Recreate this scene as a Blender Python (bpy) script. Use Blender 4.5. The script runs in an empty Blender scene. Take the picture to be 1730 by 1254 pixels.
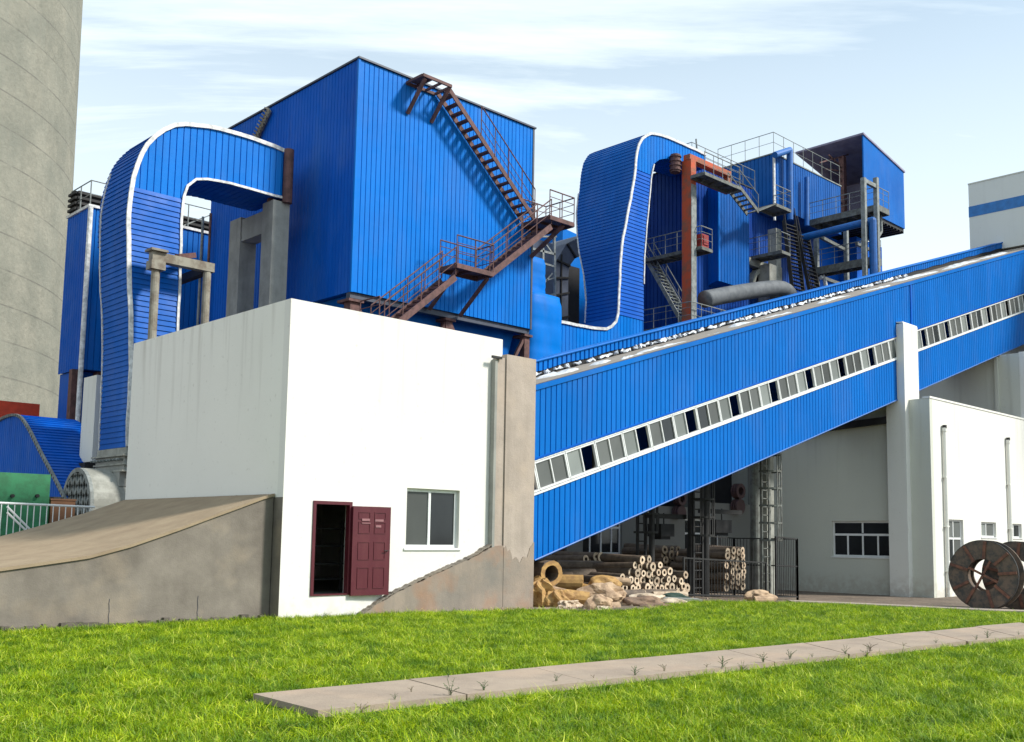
import bpy, math, random
import numpy as np
from mathutils import Vector, Matrix
random.seed(7)
R = math.radians
S = bpy.context.scene
COL = S.collection

# ------------------------------------------------------------------ camera
# X runs along the fronts of the buildings (away to the right), Y away to the left, Z up, metres.
F, PX, PY, EYE = 1738.0, 930.0, 724.0, 1.8          # for the 1730 px wide photograph
_u = np.array([2671 - PX, -(930 - PY), -F]); _u /= np.linalg.norm(_u)
_v = np.array([-824 - PX, -(883 - PY), -F]); _v -= _u * (_u @ _v); _v /= np.linalg.norm(_v)
_z = np.cross(_u, _v)
cam = bpy.data.cameras.new("camera"); camo = bpy.data.objects.new("camera", cam); COL.objects.link(camo)
M3 = Matrix([list(_u), list(_v), list(_z)])
camo.matrix_world = Matrix.Translation((0, 0, EYE)) @ M3.to_4x4()
cam.sensor_fit = 'HORIZONTAL'; cam.sensor_width = 36.0; cam.lens = F / 1730 * 36
cam.shift_x = -(PX - 865) / 1730; cam.shift_y = (PY - 627) / 1730
cam.clip_start = 0.1; cam.clip_end = 3000
S.camera = camo

def at(px, py, X=None, Y=None, Z=None):
    """survey helper: the point of the plane X=, Y= or Z= seen at a photo pixel"""
    d = np.array([px - PX, -(py - PY), -F]); d = np.array([d @ _u, d @ _v, d @ _z])
    t = X / d[0] if X is not None else Y / d[1] if Y is not None else (Z - EYE) / d[2]
    return Vector((float(d[0] * t), float(d[1] * t), float(d[2] * t) + EYE))

# ------------------------------------------------------------------ light
SUN = Vector((0.40, -0.64, 0.66)).normalized()       # towards the sun
sl = bpy.data.lights.new("sun", 'SUN'); sl.energy = 3.9; sl.angle = R(8.0); sl.color = (1.0, 0.955, 0.88)
so = bpy.data.objects.new("sun", sl); COL.objects.link(so)
so.rotation_euler = SUN.to_track_quat('Z', 'Y').to_euler(); so.location = (0, 0, 60)

wd = bpy.data.worlds.new("World"); S.world = wd; wd.use_nodes = True
nt = wd.node_tree; nt.nodes.clear(); N = nt.nodes.new; L = nt.links.new
wo = N('ShaderNodeOutputWorld'); bg = N('ShaderNodeBackground'); L(bg.outputs[0], wo.inputs[0])
sky = N('ShaderNodeTexSky'); sky.sky_type = 'NISHITA'; sky.sun_disc = False
sky.sun_elevation = math.asin(SUN.z); sky.sun_rotation = math.atan2(SUN.x, SUN.y)
sky.air_density = 1.0; sky.dust_density = 1.2; sky.ozone_density = 1.2
tc = N('ShaderNodeTexCoord'); sep = N('ShaderNodeSeparateXYZ'); L(tc.outputs['Generated'], sep.inputs[0])
zz = N('ShaderNodeMath'); zz.operation = 'ADD'; zz.inputs[1].default_value = 0.16; L(sep.outputs[2], zz.inputs[0])
zm = N('ShaderNodeMath'); zm.operation = 'MAXIMUM'; zm.inputs[1].default_value = 0.05; L(zz.outputs[0], zm.inputs[0])
dv = N('ShaderNodeVectorMath'); dv.operation = 'DIVIDE'; L(tc.outputs['Generated'], dv.inputs[0])
cb = N('ShaderNodeCombineXYZ'); L(zm.outputs[0], cb.inputs[0]); L(zm.outputs[0], cb.inputs[1]); cb.inputs[2].default_value = 1
L(cb.outputs[0], dv.inputs[1])
mr = N('ShaderNodeMapping'); mr.inputs['Rotation'].default_value = (0, 0, R(45)); L(dv.outputs[0], mr.inputs[0])
mp = N('ShaderNodeMapping'); mp.inputs['Scale'].default_value = (0.34, 1.5, 1); mp.inputs['Location'].default_value = (9.6, 2.9, 0)
L(mr.outputs[0], mp.inputs[0])
n1 = N('ShaderNodeTexNoise'); n1.inputs['Scale'].default_value = 1.6; n1.inputs['Detail'].default_value = 9; n1.inputs['Roughness'].default_value = 0.60
n1.inputs['Distortion'].default_value = 0.5
L(mp.outputs[0], n1.inputs['Vector'])
cr = N('ShaderNodeMapRange'); cr.inputs[1].default_value = 0.42; cr.inputs[2].default_value = 0.66; cr.inputs[3].default_value = 0.20; cr.inputs[4].default_value = 1.0
L(n1.outputs[0], cr.inputs[0])
# thicker, whiter air towards the horizon
hz = N('ShaderNodeMapRange'); hz.inputs[1].default_value = 0.62; hz.inputs[2].default_value = 0.20; hz.inputs[3].default_value = 0.18; hz.inputs[4].default_value = 0.92
L(sep.outputs[2], hz.inputs[0])
ad = N('ShaderNodeMath'); ad.operation = 'MAXIMUM'; L(cr.outputs[0], ad.inputs[0]); L(hz.outputs[0], ad.inputs[1])
mx = N('ShaderNodeMix'); mx.data_type = 'RGBA'; L(ad.outputs[0], mx.inputs[0]); tn = N('ShaderNodeMix'); tn.data_type = 'RGBA'; tn.blend_type = 'MULTIPLY'; tn.inputs[0].default_value = 1; L(sky.outputs[0], tn.inputs[6]); tn.inputs[7].default_value = (0.84, 1.26, 1.34, 1); L(tn.outputs[2], mx.inputs[6]); mx.inputs[7].default_value = (8.3, 9.2, 9.5, 1)
L(mx.outputs[2], bg.inputs[0]); bg.inputs[1].default_value = 0.10
S.view_settings.view_transform = 'Standard'; S.view_settings.look = 'None'
S.view_settings.exposure = 0.42; S.view_settings.gamma = 1.0
S.cycles.max_bounces = 8; S.cycles.diffuse_bounces = 4; S.cycles.use_denoising = True

# ------------------------------------------------------------------ materials
def srgb(r, g, b):
    f = lambda c: (c / 255 / 12.92) if c <= 10 else ((c / 255 + 0.055) / 1.055) ** 2.4
    return (f(r), f(g), f(b), 1)

class Mat:
    def __init__(s, name, rough=0.7, metal=0.0, spec=0.5):
        s.m = bpy.data.materials.new(name); s.m.use_nodes = True; s.t = s.m.node_tree
        s.b = s.t.nodes['Principled BSDF']; s.b.inputs['Roughness'].default_value = rough
        s.b.inputs['Metallic'].default_value = metal; s.b.inputs['Specular IOR Level'].default_value = spec
        s.tc = s.t.nodes.new('ShaderNodeNewGeometry')
        s.col = None
    def noise(s, scale, detail=4, stretch=(1, 1, 1), rough=0.55, off=0):
        mp = s.t.nodes.new('ShaderNodeMapping'); mp.inputs['Scale'].default_value = stretch; mp.inputs['Location'].default_value = (off, off * 1.7, off * .3)
        s.t.links.new(s.tc.outputs['Position'], mp.inputs[0])
        n = s.t.nodes.new('ShaderNodeTexNoise'); n.inputs['Scale'].default_value = scale; n.inputs['Detail'].default_value = detail; n.inputs['Roughness'].default_value = rough
        s.t.links.new(mp.outputs[0], n.inputs['Vector']); return n.outputs[0]
    def rng(s, sock, a, b, c=0.0, d=1.0):
        n = s.t.nodes.new('ShaderNodeMapRange'); n.inputs[1].default_value = a; n.inputs[2].default_value = b; n.inputs[3].default_value = c; n.inputs[4].default_value = d
        s.t.links.new(sock, n.inputs[0]); return n.outputs[0]
    def base(s, c):
        s.b.inputs['Base Color'].default_value = c; s.col = c; return s
    def mix(s, fac, c, mode='MIX', k=1.0):
        n = s.t.nodes.new('ShaderNodeMix'); n.data_type = 'RGBA'; n.blend_type = mode
        if k != 1.0:
            q = s.t.nodes.new('ShaderNodeMath'); q.operation = 'MULTIPLY'; q.inputs[1].default_value = k; s.t.links.new(fac, q.inputs[0]); fac = q.outputs[0]
        s.t.links.new(fac, n.inputs[0])
        if isinstance(s.col, tuple): n.inputs[6].default_value = s.col
        else: s.t.links.new(s.col, n.inputs[6])
        if isinstance(c, tuple): n.inputs[7].default_value = c
        else: s.t.links.new(c, n.inputs[7])
        s.col = n.outputs[2]; s.t.links.new(s.col, s.b.inputs['Base Color']); return s
    def bump(s, sock, strength=0.3, dist=0.02):
        n = s.t.nodes.new('ShaderNodeBump'); n.inputs['Strength'].default_value = strength; n.inputs['Distance'].default_value = dist
        s.t.links.new(sock, n.inputs['Height']); 
        if s.b.inputs['Normal'].is_linked: s.t.links.new(s.b.inputs['Normal'].links[0].from_socket, n.inputs['Normal'])
        s.t.links.new(n.outputs[0], s.b.inputs['Normal']); return s
    def zmask(s, z0, z1):
        q = s.t.nodes.new('ShaderNodeSeparateXYZ'); s.t.links.new(s.tc.outputs['Position'], q.inputs[0]); return s.rng(q.outputs[2], z0, z1)
    def mul(s, a, b):
        q = s.t.nodes.new('ShaderNodeMath'); q.operation = 'MULTIPLY'; s.t.links.new(a, q.inputs[0]); s.t.links.new(b, q.inputs[1]); return q.outputs[0]

def plain(name, c, rough=0.6, metal=0.0, var=0.25, scale=3.0, dark=None, bump=0.1):
    m = Mat(name, rough, metal).base(c)
    d = dark or tuple(x * (1 - var) for x in c[:3]) + (1,)
    m.mix(m.rng(m.noise(scale, 6), 0.35, 0.65), d)
    m.bump(m.noise(scale * 8, 3), bump, 0.01); return m.m

def blue_sheet(name, c, c2, rough=0.42):
    m = Mat(name, rough, 0.0, 0.10).base(c)
    m.mix(m.rng(m.noise(0.22, 4, off=3), 0.35, 0.65), c2)
    m.mix(m.rng(m.noise(1.6, 5, (1, 1, 0.10), off=8), 0.52, 0.78), tuple(min(1, x * 1.25 + .008) for x in c[:3]) + (1,), k=0.55)   # faded runs
    m.mix(m.rng(m.noise(2.3, 6, (1, 1, 0.14), off=17), 0.58, 0.80), (c[0] * .45 + .01, c[1] * .5, c[2] * .45, 1), k=0.45)       # dirt runs
    m.mix(m.rng(m.noise(14, 4), 0.62, 0.8), (0.03, 0.06, 0.14, 1), k=0.25)
    q = m.t.nodes.new('ShaderNodeSeparateXYZ'); m.t.links.new(m.tc.outputs['Position'], q.inputs[0])
    ad_ = m.t.nodes.new('ShaderNodeMath'); ad_.operation = 'ADD'; m.t.links.new(q.outputs[0], ad_.inputs[0]); m.t.links.new(q.outputs[1], ad_.inputs[1])
    cv = m.t.nodes.new('ShaderNodeCombineXYZ'); m.t.links.new(ad_.outputs[0], cv.inputs[0]); m.t.links.new(q.outputs[2], cv.inputs[1])
    br = m.t.nodes.new('ShaderNodeTexBrick'); br.inputs['Scale'].default_value = 1; br.inputs['Mortar Size'].default_value = .012; br.inputs['Mortar Smooth'].default_value = .5
    br.inputs['Brick Width'].default_value = .86; br.inputs['Row Height'].default_value = 4.3; br.inputs['Color1'].default_value = (0, 0, 0, 1); br.inputs['Color2'].default_value = (1, 1, 1, 1); br.inputs['Mortar'].default_value = (.5, .5, .5, 1); br.offset = 0
    m.t.links.new(cv.outputs[0], br.inputs['Vector'])
    m.mix(m.rng(br.outputs[0], 0, 1), tuple(x * .78 for x in c[:3]) + (1,), k=.30)
    m.mix(m.rng(m.noise(0.9, 6, (1, 1, .35), off=31), 0.50, 0.72), (0.055, 0.15, 0.42, 1), k=.30)      # chalky dust
    m.bump(m.noise(1.8, 3), 0.5, 0.02)
    m.t.links.new(m.rng(m.noise(1.1, 4, off=5), 0.3, 0.7, rough - .08, rough + .14), m.b.inputs['Roughness'])
    return m.m
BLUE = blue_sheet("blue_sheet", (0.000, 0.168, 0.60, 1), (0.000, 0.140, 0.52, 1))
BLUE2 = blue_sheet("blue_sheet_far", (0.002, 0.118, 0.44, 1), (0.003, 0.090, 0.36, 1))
BLUED = blue_sheet("blue_sheet_shaded", (0.000, 0.100, 0.49, 1), (0.000, 0.080, 0.42, 1), 0.5)  # darker copy of the sheet blue; side-wall shade put into the colour
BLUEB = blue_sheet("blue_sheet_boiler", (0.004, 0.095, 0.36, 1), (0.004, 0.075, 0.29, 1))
BLUEK = blue_sheet("blue_sheet_boiler_side", (0.002, 0.045, 0.26, 1), (0.002, 0.034, 0.20, 1), 0.5)  # darker boiler blue: shade of left walls and recesses painted in
BLUEP = plain("blue_pipe_paint", (0.001, 0.11, 0.40, 1), 0.5)
BLUEG = blue_sheet("blue_sheet_gallery", (0.000, 0.136, 0.50, 1), (0.000, 0.114, 0.43, 1))
def plaster(name, c, streak, k=0.5, splash=True):
    m = Mat(name, 0.85, 0, 0.2).base(c)
    m.mix(m.rng(m.noise(0.35, 5), 0.4, 0.68), tuple(x * 0.93 for x in c[:3]) + (1,), k=0.6)
    m.mix(m.rng(m.mul(m.rng(m.noise(3.5, 5, (1, 1, 0.06)), 0.50, 0.75), m.zmask(3.0, 6.7)), 0.1, 0.9), streak, k=k)
    m.mix(m.rng(m.noise(9, 6, off=4), 0.63, 0.74), streak, k=0.35)
    if splash: m.mix(m.rng(m.mul(m.rng(m.noise(4, 6, off=9), 0.35, 0.65), m.zmask(0.55, -0.25)), 0.05, 0.6), (0.34, 0.27, 0.20, 1), k=0.35)
    m.bump(m.noise(60, 4), 0.25, 0.01); m.bump(m.noise(2.2, 3), 0.25, 0.03); return m.m
WHITE = plaster("white_render", (0.72, 0.70, 0.655, 1), (0.44, 0.39, 0.33, 1), 0.45)
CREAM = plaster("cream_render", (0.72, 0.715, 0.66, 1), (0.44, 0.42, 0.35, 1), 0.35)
GREYW = plaster("shaded_cream_render", (0.56, 0.57, 0.50, 1), (0.36, 0.36, 0.30, 1), 0.4)  # greyer copy of the cream; shade on left-facing walls put into the colour
def concrete(name, c, c2, scale=1.2, stain=None, bump=0.35, streak=0.4):
    m = Mat(name, 0.9, 0, 0.2).base(c)
    m.mix(m.rng(m.noise(scale, 8, rough=0.65), 0.35, 0.66), c2)
    m.mix(m.rng(m.noise(scale * 2.5, 5, (1, 1, 0.12), off=2), 0.5, 0.75), tuple(x * 0.68 for x in c2[:3]) + (1,), k=streak)
    m.mix(m.rng(m.noise(22, 5, off=6), 0.58, 0.72), tuple(x * 0.62 for x in c[:3]) + (1,), k=0.4)
    if stain: m.mix(m.rng(m.noise(0.9, 6, off=11), 0.50, 0.68), stain, k=0.6)
    m.bump(m.noise(35, 5), bump, 0.012); m.bump(m.noise(3, 5), bump, 0.03); return m.m
CONC = concrete("concrete", (0.42, 0.35, 0.295, 1), (0.34, 0.285, 0.24, 1), stain=(0.45, 0.36, 0.285, 1), bump=.55)
CONC_G = concrete("grey_concrete", (0.34, 0.34, 0.31, 1), (0.24, 0.24, 0.22, 1))
RAMPW = concrete("ramp_render", (0.235, 0.205, 0.172, 1), (0.155, 0.134, 0.113, 1), 1.1, stain=(0.31, 0.25, 0.185, 1), streak=0.2)
RAMPT = concrete("ramp_top", (0.33, 0.255, 0.17, 1), (0.26, 0.195, 0.13, 1), 1.6, streak=0.1)
WEDGE = concrete("wedge_concrete", (0.31, 0.25, 0.20, 1), (0.205, 0.185, 0.16, 1), 0.9, stain=(0.33, 0.175, 0.10, 1), bump=.5)
SLAB = concrete("slab_concrete", (0.37, 0.295, 0.225, 1), (0.29, 0.23, 0.18, 1), 1.4, stain=(0.42, 0.31, 0.225, 1), bump=0.5, streak=0.1)
SLAB_ = SLAB
def chim():
    m = Mat("chimney_concrete", 0.9, 0, 0.2).base((0.295, 0.28, 0.225, 1))
    m.mix(m.rng(m.noise(0.35, 8, rough=.7), 0.35, 0.65), (0.19, 0.19, 0.155, 1))
    m.mix(m.rng(m.noise(2.5, 8, off=21, rough=.75), 0.45, 0.7), (0.15, 0.15, 0.12, 1), k=.5)
    uv = m.t.nodes.new('ShaderNodeUVMap')
    def bk(w, ms, c1, c2, mo):
        br = m.t.nodes.new('ShaderNodeTexBrick'); br.inputs['Scale'].default_value = 1; br.inputs['Mortar Size'].default_value = ms
        br.inputs['Brick Width'].default_value = w; br.inputs['Row Height'].default_value = 2.3; br.inputs['Mortar Smooth'].default_value = 1.0
        br.inputs['Color1'].default_value = c1; br.inputs['Color2'].default_value = c2; br.inputs['Mortar'].default_value = mo
        m.t.links.new(uv.outputs[0], br.inputs['Vector']); return br
    b1 = bk(2.0, .001, (0, 0, 0, 1), (1, 1, 1, 1), (.5, .5, .5, 1)); m.mix(m.rng(b1.outputs[0], 0.0, 1.0), (0.24, 0.245, 0.205, 1), k=0.30)
    b2 = bk(500, .09, (0, 0, 0, 1), (0, 0, 0, 1), (1, 1, 1, 1)); m.mix(m.mul(m.rng(b2.outputs[1], 0.1, 0.9), m.rng(m.noise(0.8, 6, off=3), 0.25, 0.6)), (0.12, 0.115, 0.10, 1), k=0.75)
    m.mix(m.rng(m.noise(1.8, 6, (1, 1, 0.2), off=5), 0.55, 0.75), (0.22, 0.21, 0.17, 1), k=0.5)
    m.bump(m.noise(20, 5), 0.6, 0.04); m.bump(m.noise(4, 6), .6, .08); return m.m
CHIM = chim()
def rusty(name, c, c2, sc=4):
    m = Mat(name, 0.75, 0.0).base(c); m.mix(m.rng(m.noise(sc, 7, rough=.65), 0.42, 0.6), c2); m.bump(m.noise(25, 4), 0.3, 0.01); return m.m
RUST = rusty("rust_primer_steel", (0.135, 0.062, 0.055, 1), (0.075, 0.035, 0.03, 1))
ORANGE = rusty("orange_primer_steel", (0.50, 0.075, 0.02, 1), (0.22, 0.09, 0.05, 1), 1.6)
STEEL = rusty("grey_steel", (0.15, 0.16, 0.145, 1), (0.085, 0.085, 0.075, 1))
STEELD = rusty("dark_steel", (0.022, 0.022, 0.022, 1), (0.013, 0.012, 0.012, 1))
STEELG = rusty("galvanised_steel", (0.24, 0.26, 0.25, 1), (0.15, 0.16, 0.15, 1))
POST = rusty("weathered_steel_post", (0.26, 0.24, 0.19, 1), (0.14, 0.11, 0.08, 1), 2)
DUCTG = rusty("grey_duct_plate", (0.11, 0.13, 0.18, 1), (0.075, 0.09, 0.13, 1), 1)
INSUL = rusty("grey_cladding", (0.33, 0.33, 0.29, 1), (0.22, 0.22, 0.19, 1), 2)
TRIMW = plain("white_trim", (0.74, 0.74, 0.72, 1), 0.45, var=0.45, scale=6)
PVC = plain("white_window_frame", (0.76, 0.77, 0.76, 1), 0.4, var=0.12)
EDGE = plain("dark_edge_flashing", (0.05, 0.06, 0.09, 1), 0.5)
def glass(name, c, rough, k=0.3):
    m = Mat(name, rough, 0, 0.5).base(c); m.mix(m.rng(m.noise(1.3, 5, (1, 1, .5)), 0.4, 0.7), tuple(min(1, x * 1.5 + .02) for x in c[:3]) + (1,), k=k); return m.m
GL_GREY = glass("dusty_glass", (0.085, 0.09, 0.085, 1), 0.35)
GL_LIGHT = glass("pale_dusty_glass", (0.17, 0.185, 0.175, 1), 0.4)
GL_DARK = glass("dark_glass", (0.016, 0.018, 0.02, 1), 0.08, 0.25)
BLACK = plain("dark_interior", (0.02, 0.02, 0.022, 1), 0.9)
DOOR = Mat("maroon_door_paint", 0.42).base((0.085, 0.008, 0.016, 1)); DOOR.mix(DOOR.rng(DOOR.noise(5, 6, (1, 1, .3)), 0.5, 0.8), (0.13, 0.028, 0.032, 1), k=.6); DOOR = DOOR.m
ROOFG = concrete("roof_felt", (0.34, 0.29, 0.24, 1), (0.26, 0.235, 0.20, 1), 2)
FOIL = plain("torn_white_insulation", (0.72, 0.74, 0.76, 1), 0.6, var=0.3, scale=9)
WOOD = rusty("old_reel_wood", (0.15, 0.105, 0.075, 1), (0.06, 0.055, 0.048, 1), 4)
WOODR = rusty("reddish_reel_wood", (0.20, 0.085, 0.05, 1), (0.11, 0.05, 0.035, 1), 5)
ROLLM = rusty("mineral_wool_cream", (0.60, 0.48, 0.35, 1), (0.42, 0.30, 0.20, 1), 9)
def objvar(mat, lo=.65, hi=1.2):
    t = mat.node_tree; b = t.nodes['Principled BSDF']; src = b.inputs['Base Color'].links[0].from_socket
    oi = t.nodes.new('ShaderNodeObjectInfo'); r_ = t.nodes.new('ShaderNodeMapRange'); r_.inputs[3].default_value = lo; r_.inputs[4].default_value = hi; t.links.new(oi.outputs['Random'], r_.inputs[0])
    v = t.nodes.new('ShaderNodeVectorMath'); v.operation = 'SCALE'; t.links.new(src, v.inputs[0]); t.links.new(r_.outputs[0], v.inputs[3]); t.links.new(v.outputs[0], b.inputs['Base Color'])
objvar(ROLLM); objvar(GL_GREY, .45, 1.6); objvar(GL_LIGHT, .6, 1.25)
ROLLD = rusty("mineral_wool_brown", (0.15, 0.11, 0.078, 1), (0.09, 0.066, 0.05, 1), 5)
OCHRE = rusty("ochre_wool", (0.44, 0.26, 0.085, 1), (0.28, 0.155, 0.055, 1), 5)
SACK = rusty("pale_sack_cloth", (0.46, 0.32, 0.20, 1), (0.27, 0.175, 0.105, 1), 4)
BSACK = rusty('brown_sack_cloth', (0.24, 0.15, 0.095, 1), (0.14, 0.09, 0.06, 1), 4)
WSACK = rusty("dirty_white_sack", (0.58, 0.48, 0.36, 1), (0.34, 0.25, 0.17, 1), 4)
GREEN = rusty("green_painted_steel", (0.035, 0.21, 0.09, 1), (0.03, 0.15, 0.065, 1), 3)
REDB = plain("red_banner_paint", (0.75, 0.07, 0.02, 1), 0.6)
BROWN = plain("brown_box", (0.20, 0.09, 0.04, 1), 0.7)
PINK = plain("faded_pink_cowl", (0.10, 0.055, 0.055, 1), 0.7)

# ------------------------------------------------------------------ mesh helpers
class MB:
    def __init__(s): s.v = []; s.f = []; s.uv = None
    def add(s, vs, fs):
        o = len(s.v); s.v += [tuple(p) for p in vs]; s.f += [tuple(i + o for i in f) for f in fs]; return s
    def box(s, x0, x1, y0, y1, z0, z1):
        return s.hexa([(x0, y0, z0), (x1, y0, z0), (x1, y1, z0), (x0, y1, z0), (x0, y0, z1), (x1, y0, z1), (x1, y1, z1), (x0, y1, z1)])
    def hexa(s, p):
        return s.add(p, [(0, 3, 2, 1), (4, 5, 6, 7), (0, 1, 5, 4), (1, 2, 6, 5), (2, 3, 7, 6), (3, 0, 4, 7)])
    def quad(s, *p): return s.add(p, [tuple(range(len(p)))])
    def beam(s, a, b, w=0.1, h=None, up=(0, 0, 1)):
        a, b = Vector(a), Vector(b); d = (b - a)
        if d.length < 1e-6: return s
        d.normalize(); up = Vector(up)
        if abs(d.dot(up)) > .98: up = Vector((0, 1, 0))
        x = d.cross(up).normalized(); y = x.cross(d); h = w if h is None else h
        x *= w / 2; y *= h / 2
        return s.hexa([a - x - y, a + x - y, a + x + y, a - x + y, b - x - y, b + x - y, b + x + y, b - x + y])
    def tube(s, a, b, r, n=10, r2=None, caps=True):
        a, b = Vector(a), Vector(b); d = (b - a).normalized(); r2 = r if r2 is None else r2
        up = Vector((0, 0, 1)) if abs(d.z) < .95 else Vector((1, 0, 0))
        x = d.cross(up).normalized(); y = x.cross(d); vs = []
        for c, q in ((a, r), (b, r2)):
            for i in range(n):
                t = 2 * math.pi * i / n; vs.append(c + x * math.cos(t) * q + y * math.sin(t) * q)
        fs = [(i, (i + 1) % n, n + (i + 1) % n, n + i) for i in range(n)]
        if caps: fs += [tuple(range(n))[::-1], tuple(range(n, 2 * n))]
        return s.add(vs, fs)
    def path(s, pts, r, n=8):
        for a, b in zip(pts, pts[1:]): s.tube(a, b, r, n)
        return s
    def sqpath(s, pts, w, h=None, up=(0, 1, 0)):
        for a, b in zip(pts, pts[1:]):
            a, b = Vector(a), Vector(b); d = (b - a).normalized() * min(w, .1) * .35
            s.beam(a - d, b + d, w, h, up)
        return s
    def ring(s, a, b, ro, ri, n=18, wob=0.0):
        """thick walled pipe from a to b"""
        a, b = Vector(a), Vector(b); d = (b - a).normalized()
        up = Vector((0, 0, 1)) if abs(d.z) < .95 else Vector((1, 0, 0))
        x = d.cross(up).normalized(); y = x.cross(d); vs = []
        k = [1 + random.uniform(-wob, wob) for _ in range(n)]
        for c, q in ((a, ro), (b, ro), (b, ri), (a, ri)):
            for i in range(n):
                t = 2 * math.pi * i / n; vs.append(c + (x * math.cos(t) + y * math.sin(t)) * q * k[i])
        fs = []
        for j in range(4):
            for i in range(n):
                fs.append((j * n + i, j * n + (i + 1) % n, ((j + 1) % 4) * n + (i + 1) % n, ((j + 1) % 4) * n + i))
        return s.add(vs, fs)
    def prism(s, poly, ax, c0, c1):
        """poly = list of 2-D points, extruded along axis ax ('x','y','z') from c0 to c1"""
        f = {'y': lambda p, c: (p[0], c, p[1]), 'x': lambda p, c: (c, p[0], p[1]), 'z': lambda p, c: (p[0], p[1], c)}[ax]
        n = len(poly); vs = [f(p, c0) for p in poly] + [f(p, c1) for p in poly]
        return s.add(vs, [tuple(range(n)), tuple(range(n, 2 * n))[::-1]] + [(i, i + n, (i + 1) % n + n, (i + 1) % n) for i in range(n)])
    def corr(s, ax, c, s0, s1, lo, hi, pitch=0.25, gw=0.04, gd=0.035):
        """ribbed sheet: ax 'y' = a front at Y=c (facing -Y) running along X, 'x' = a side at X=c (facing -X) along Y"""
        lo_ = lo if callable(lo) else (lambda q: lo); hi_ = hi if callable(hi) else (lambda q: hi)
        pr = []; q = s0
        while q < s1 - 1e-6:
            for a, d in ((0, 0), (pitch - gw, 0), (pitch - gw * .65, gd), (pitch - gw * .35, gd)):
                if q + a < s1: pr.append((q + a, d))
            q += pitch
        pr.append((s1, 0))
        vs = []
        for q, d in pr:
            for z in (lo_(q), hi_(q)):
                vs.append((q, c + d, z) if ax == 'y' else (c + d, q, z))
        return s.add(vs, [(2 * i, 2 * i + 2, 2 * i + 3, 2 * i + 1) for i in range(len(pr) - 1)])
    def build(s, name, mat, parent=None, loc=None, smooth=False, fix=True):
        me = bpy.data.meshes.new(name)
        base = Vector(WP[parent.name]) if parent else Vector(loc if loc is not None else (0, 0, 0))
        me.from_pydata([tuple(Vector(p) - base) for p in s.v], [], s.f)
        if fix:
            import bmesh
            bm = bmesh.new(); bm.from_mesh(me); bmesh.ops.recalc_face_normals(bm, faces=bm.faces); bm.to_mesh(me); bm.free()
        me.materials.append(mat)
        if smooth: me.polygons.foreach_set('use_smooth', [True] * len(me.polygons))
        me.update()
        o = bpy.data.objects.new(name, me); COL.objects.link(o)
        if parent: o.parent = parent; WP[o.name] = base
        else: o.location = base; WP[o.name] = base
        return o
WP = {}
def tag(o, label=None, cat=None, group=None, kind=None):
    if label: o['label'] = label
    if cat: o['category'] = cat
    if group: o['group'] = group
    if kind: o['kind'] = kind
    return o
def thing(name, loc, label, cat, group=None):
    o = bpy.data.objects.new(name, None); COL.objects.link(o); o.location = loc; o.empty_display_size = .3
    WP[o.name] = Vector(loc); return tag(o, label, cat, group)
def copy_tree(o, parent=None):
    c = o.copy(); COL.objects.link(c)
    if parent: c.parent = parent
    for ch in [k for k in bpy.data.objects if k.parent == o and k is not c]: copy_tree(ch, c)
    return c
def resample(pts, step):
    out = [Vector(pts[0])]
    for a, b in zip(pts, pts[1:]):
        a, b = Vector(a), Vector(b); n = max(1, round((b - a).length / step))
        for i in range(1, n + 1): out.append(a.lerp(b, i / n))
    return out
def smooth2(pts, it=2):
    for _ in range(it):
        q = [pts[0]]
        for a, b in zip(pts, pts[1:]):
            q += [tuple(a[i] * .75 + b[i] * .25 for i in range(len(a))), tuple(a[i] * .25 + b[i] * .75 for i in range(len(a)))]
        pts = q + [pts[-1]]
    return pts
def even(pts, step):
    """resample a polyline at even arc length"""
    P = [Vector(p) for p in pts]; Ls = [0]
    for a, b in zip(P, P[1:]): Ls.append(Ls[-1] + (b - a).length)
    n = max(2, round(Ls[-1] / step)); out = []; j = 0
    for i in range(n + 1):
        t = Ls[-1] * i / n
        while j < len(P) - 2 and Ls[j + 1] < t: j += 1
        k = (t - Ls[j]) / max(1e-9, Ls[j + 1] - Ls[j]); out.append(P[j].lerp(P[j + 1], min(1, max(0, k))))
    return out
def interp(tab, q):
    tab = sorted(tab)
    if q <= tab[0][0]: return tab[0][1]
    for a, b in zip(tab, tab[1:]):
        if q <= b[0]: return a[1] + (b[1] - a[1]) * (q - a[0]) / max(1e-9, b[0] - a[0])
    return tab[-1][1]
def slats(mb, pts, y0, y1, step=0.28, lap=0.03, side=1):
    """lapped cladding wrapped round a path of (x,z); y0/y1 numbers or functions of the point"""
    P = even([(p[0], 0, p[1]) for p in pts], step)
    f0 = y0 if callable(y0) else (lambda p: y0); f1 = y1 if callable(y1) else (lambda p: y1)
    for a, b in zip(P, P[1:]):
        if a.z < b.z - .02: a, b, sd = b, a, -side          # lap the lower edge over, whichever way the path runs
        else: sd = side
        d = (b - a).normalized(); n = Vector((-d.z, 0, d.x)) * sd * lap
        b2 = b + n
        mb.quad((a.x, f0(a), a.z), (a.x, f1(a), a.z), (b2.x, f1(b), b2.z), (b2.x, f0(b), b2.z))
        mb.quad((b2.x, f0(b), b2.z), (b2.x, f1(b), b2.z), (b.x, f1(b), b.z), (b.x, f0(b), b.z))
    return mb
def gz(x, y):
    t = min(1, max(0, (x - 22) / 14)); t = t * t * (3 - 2 * t)
    w = min(1, max(0, (y - 4) / 8))
    return -0.42 * t * w
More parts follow.
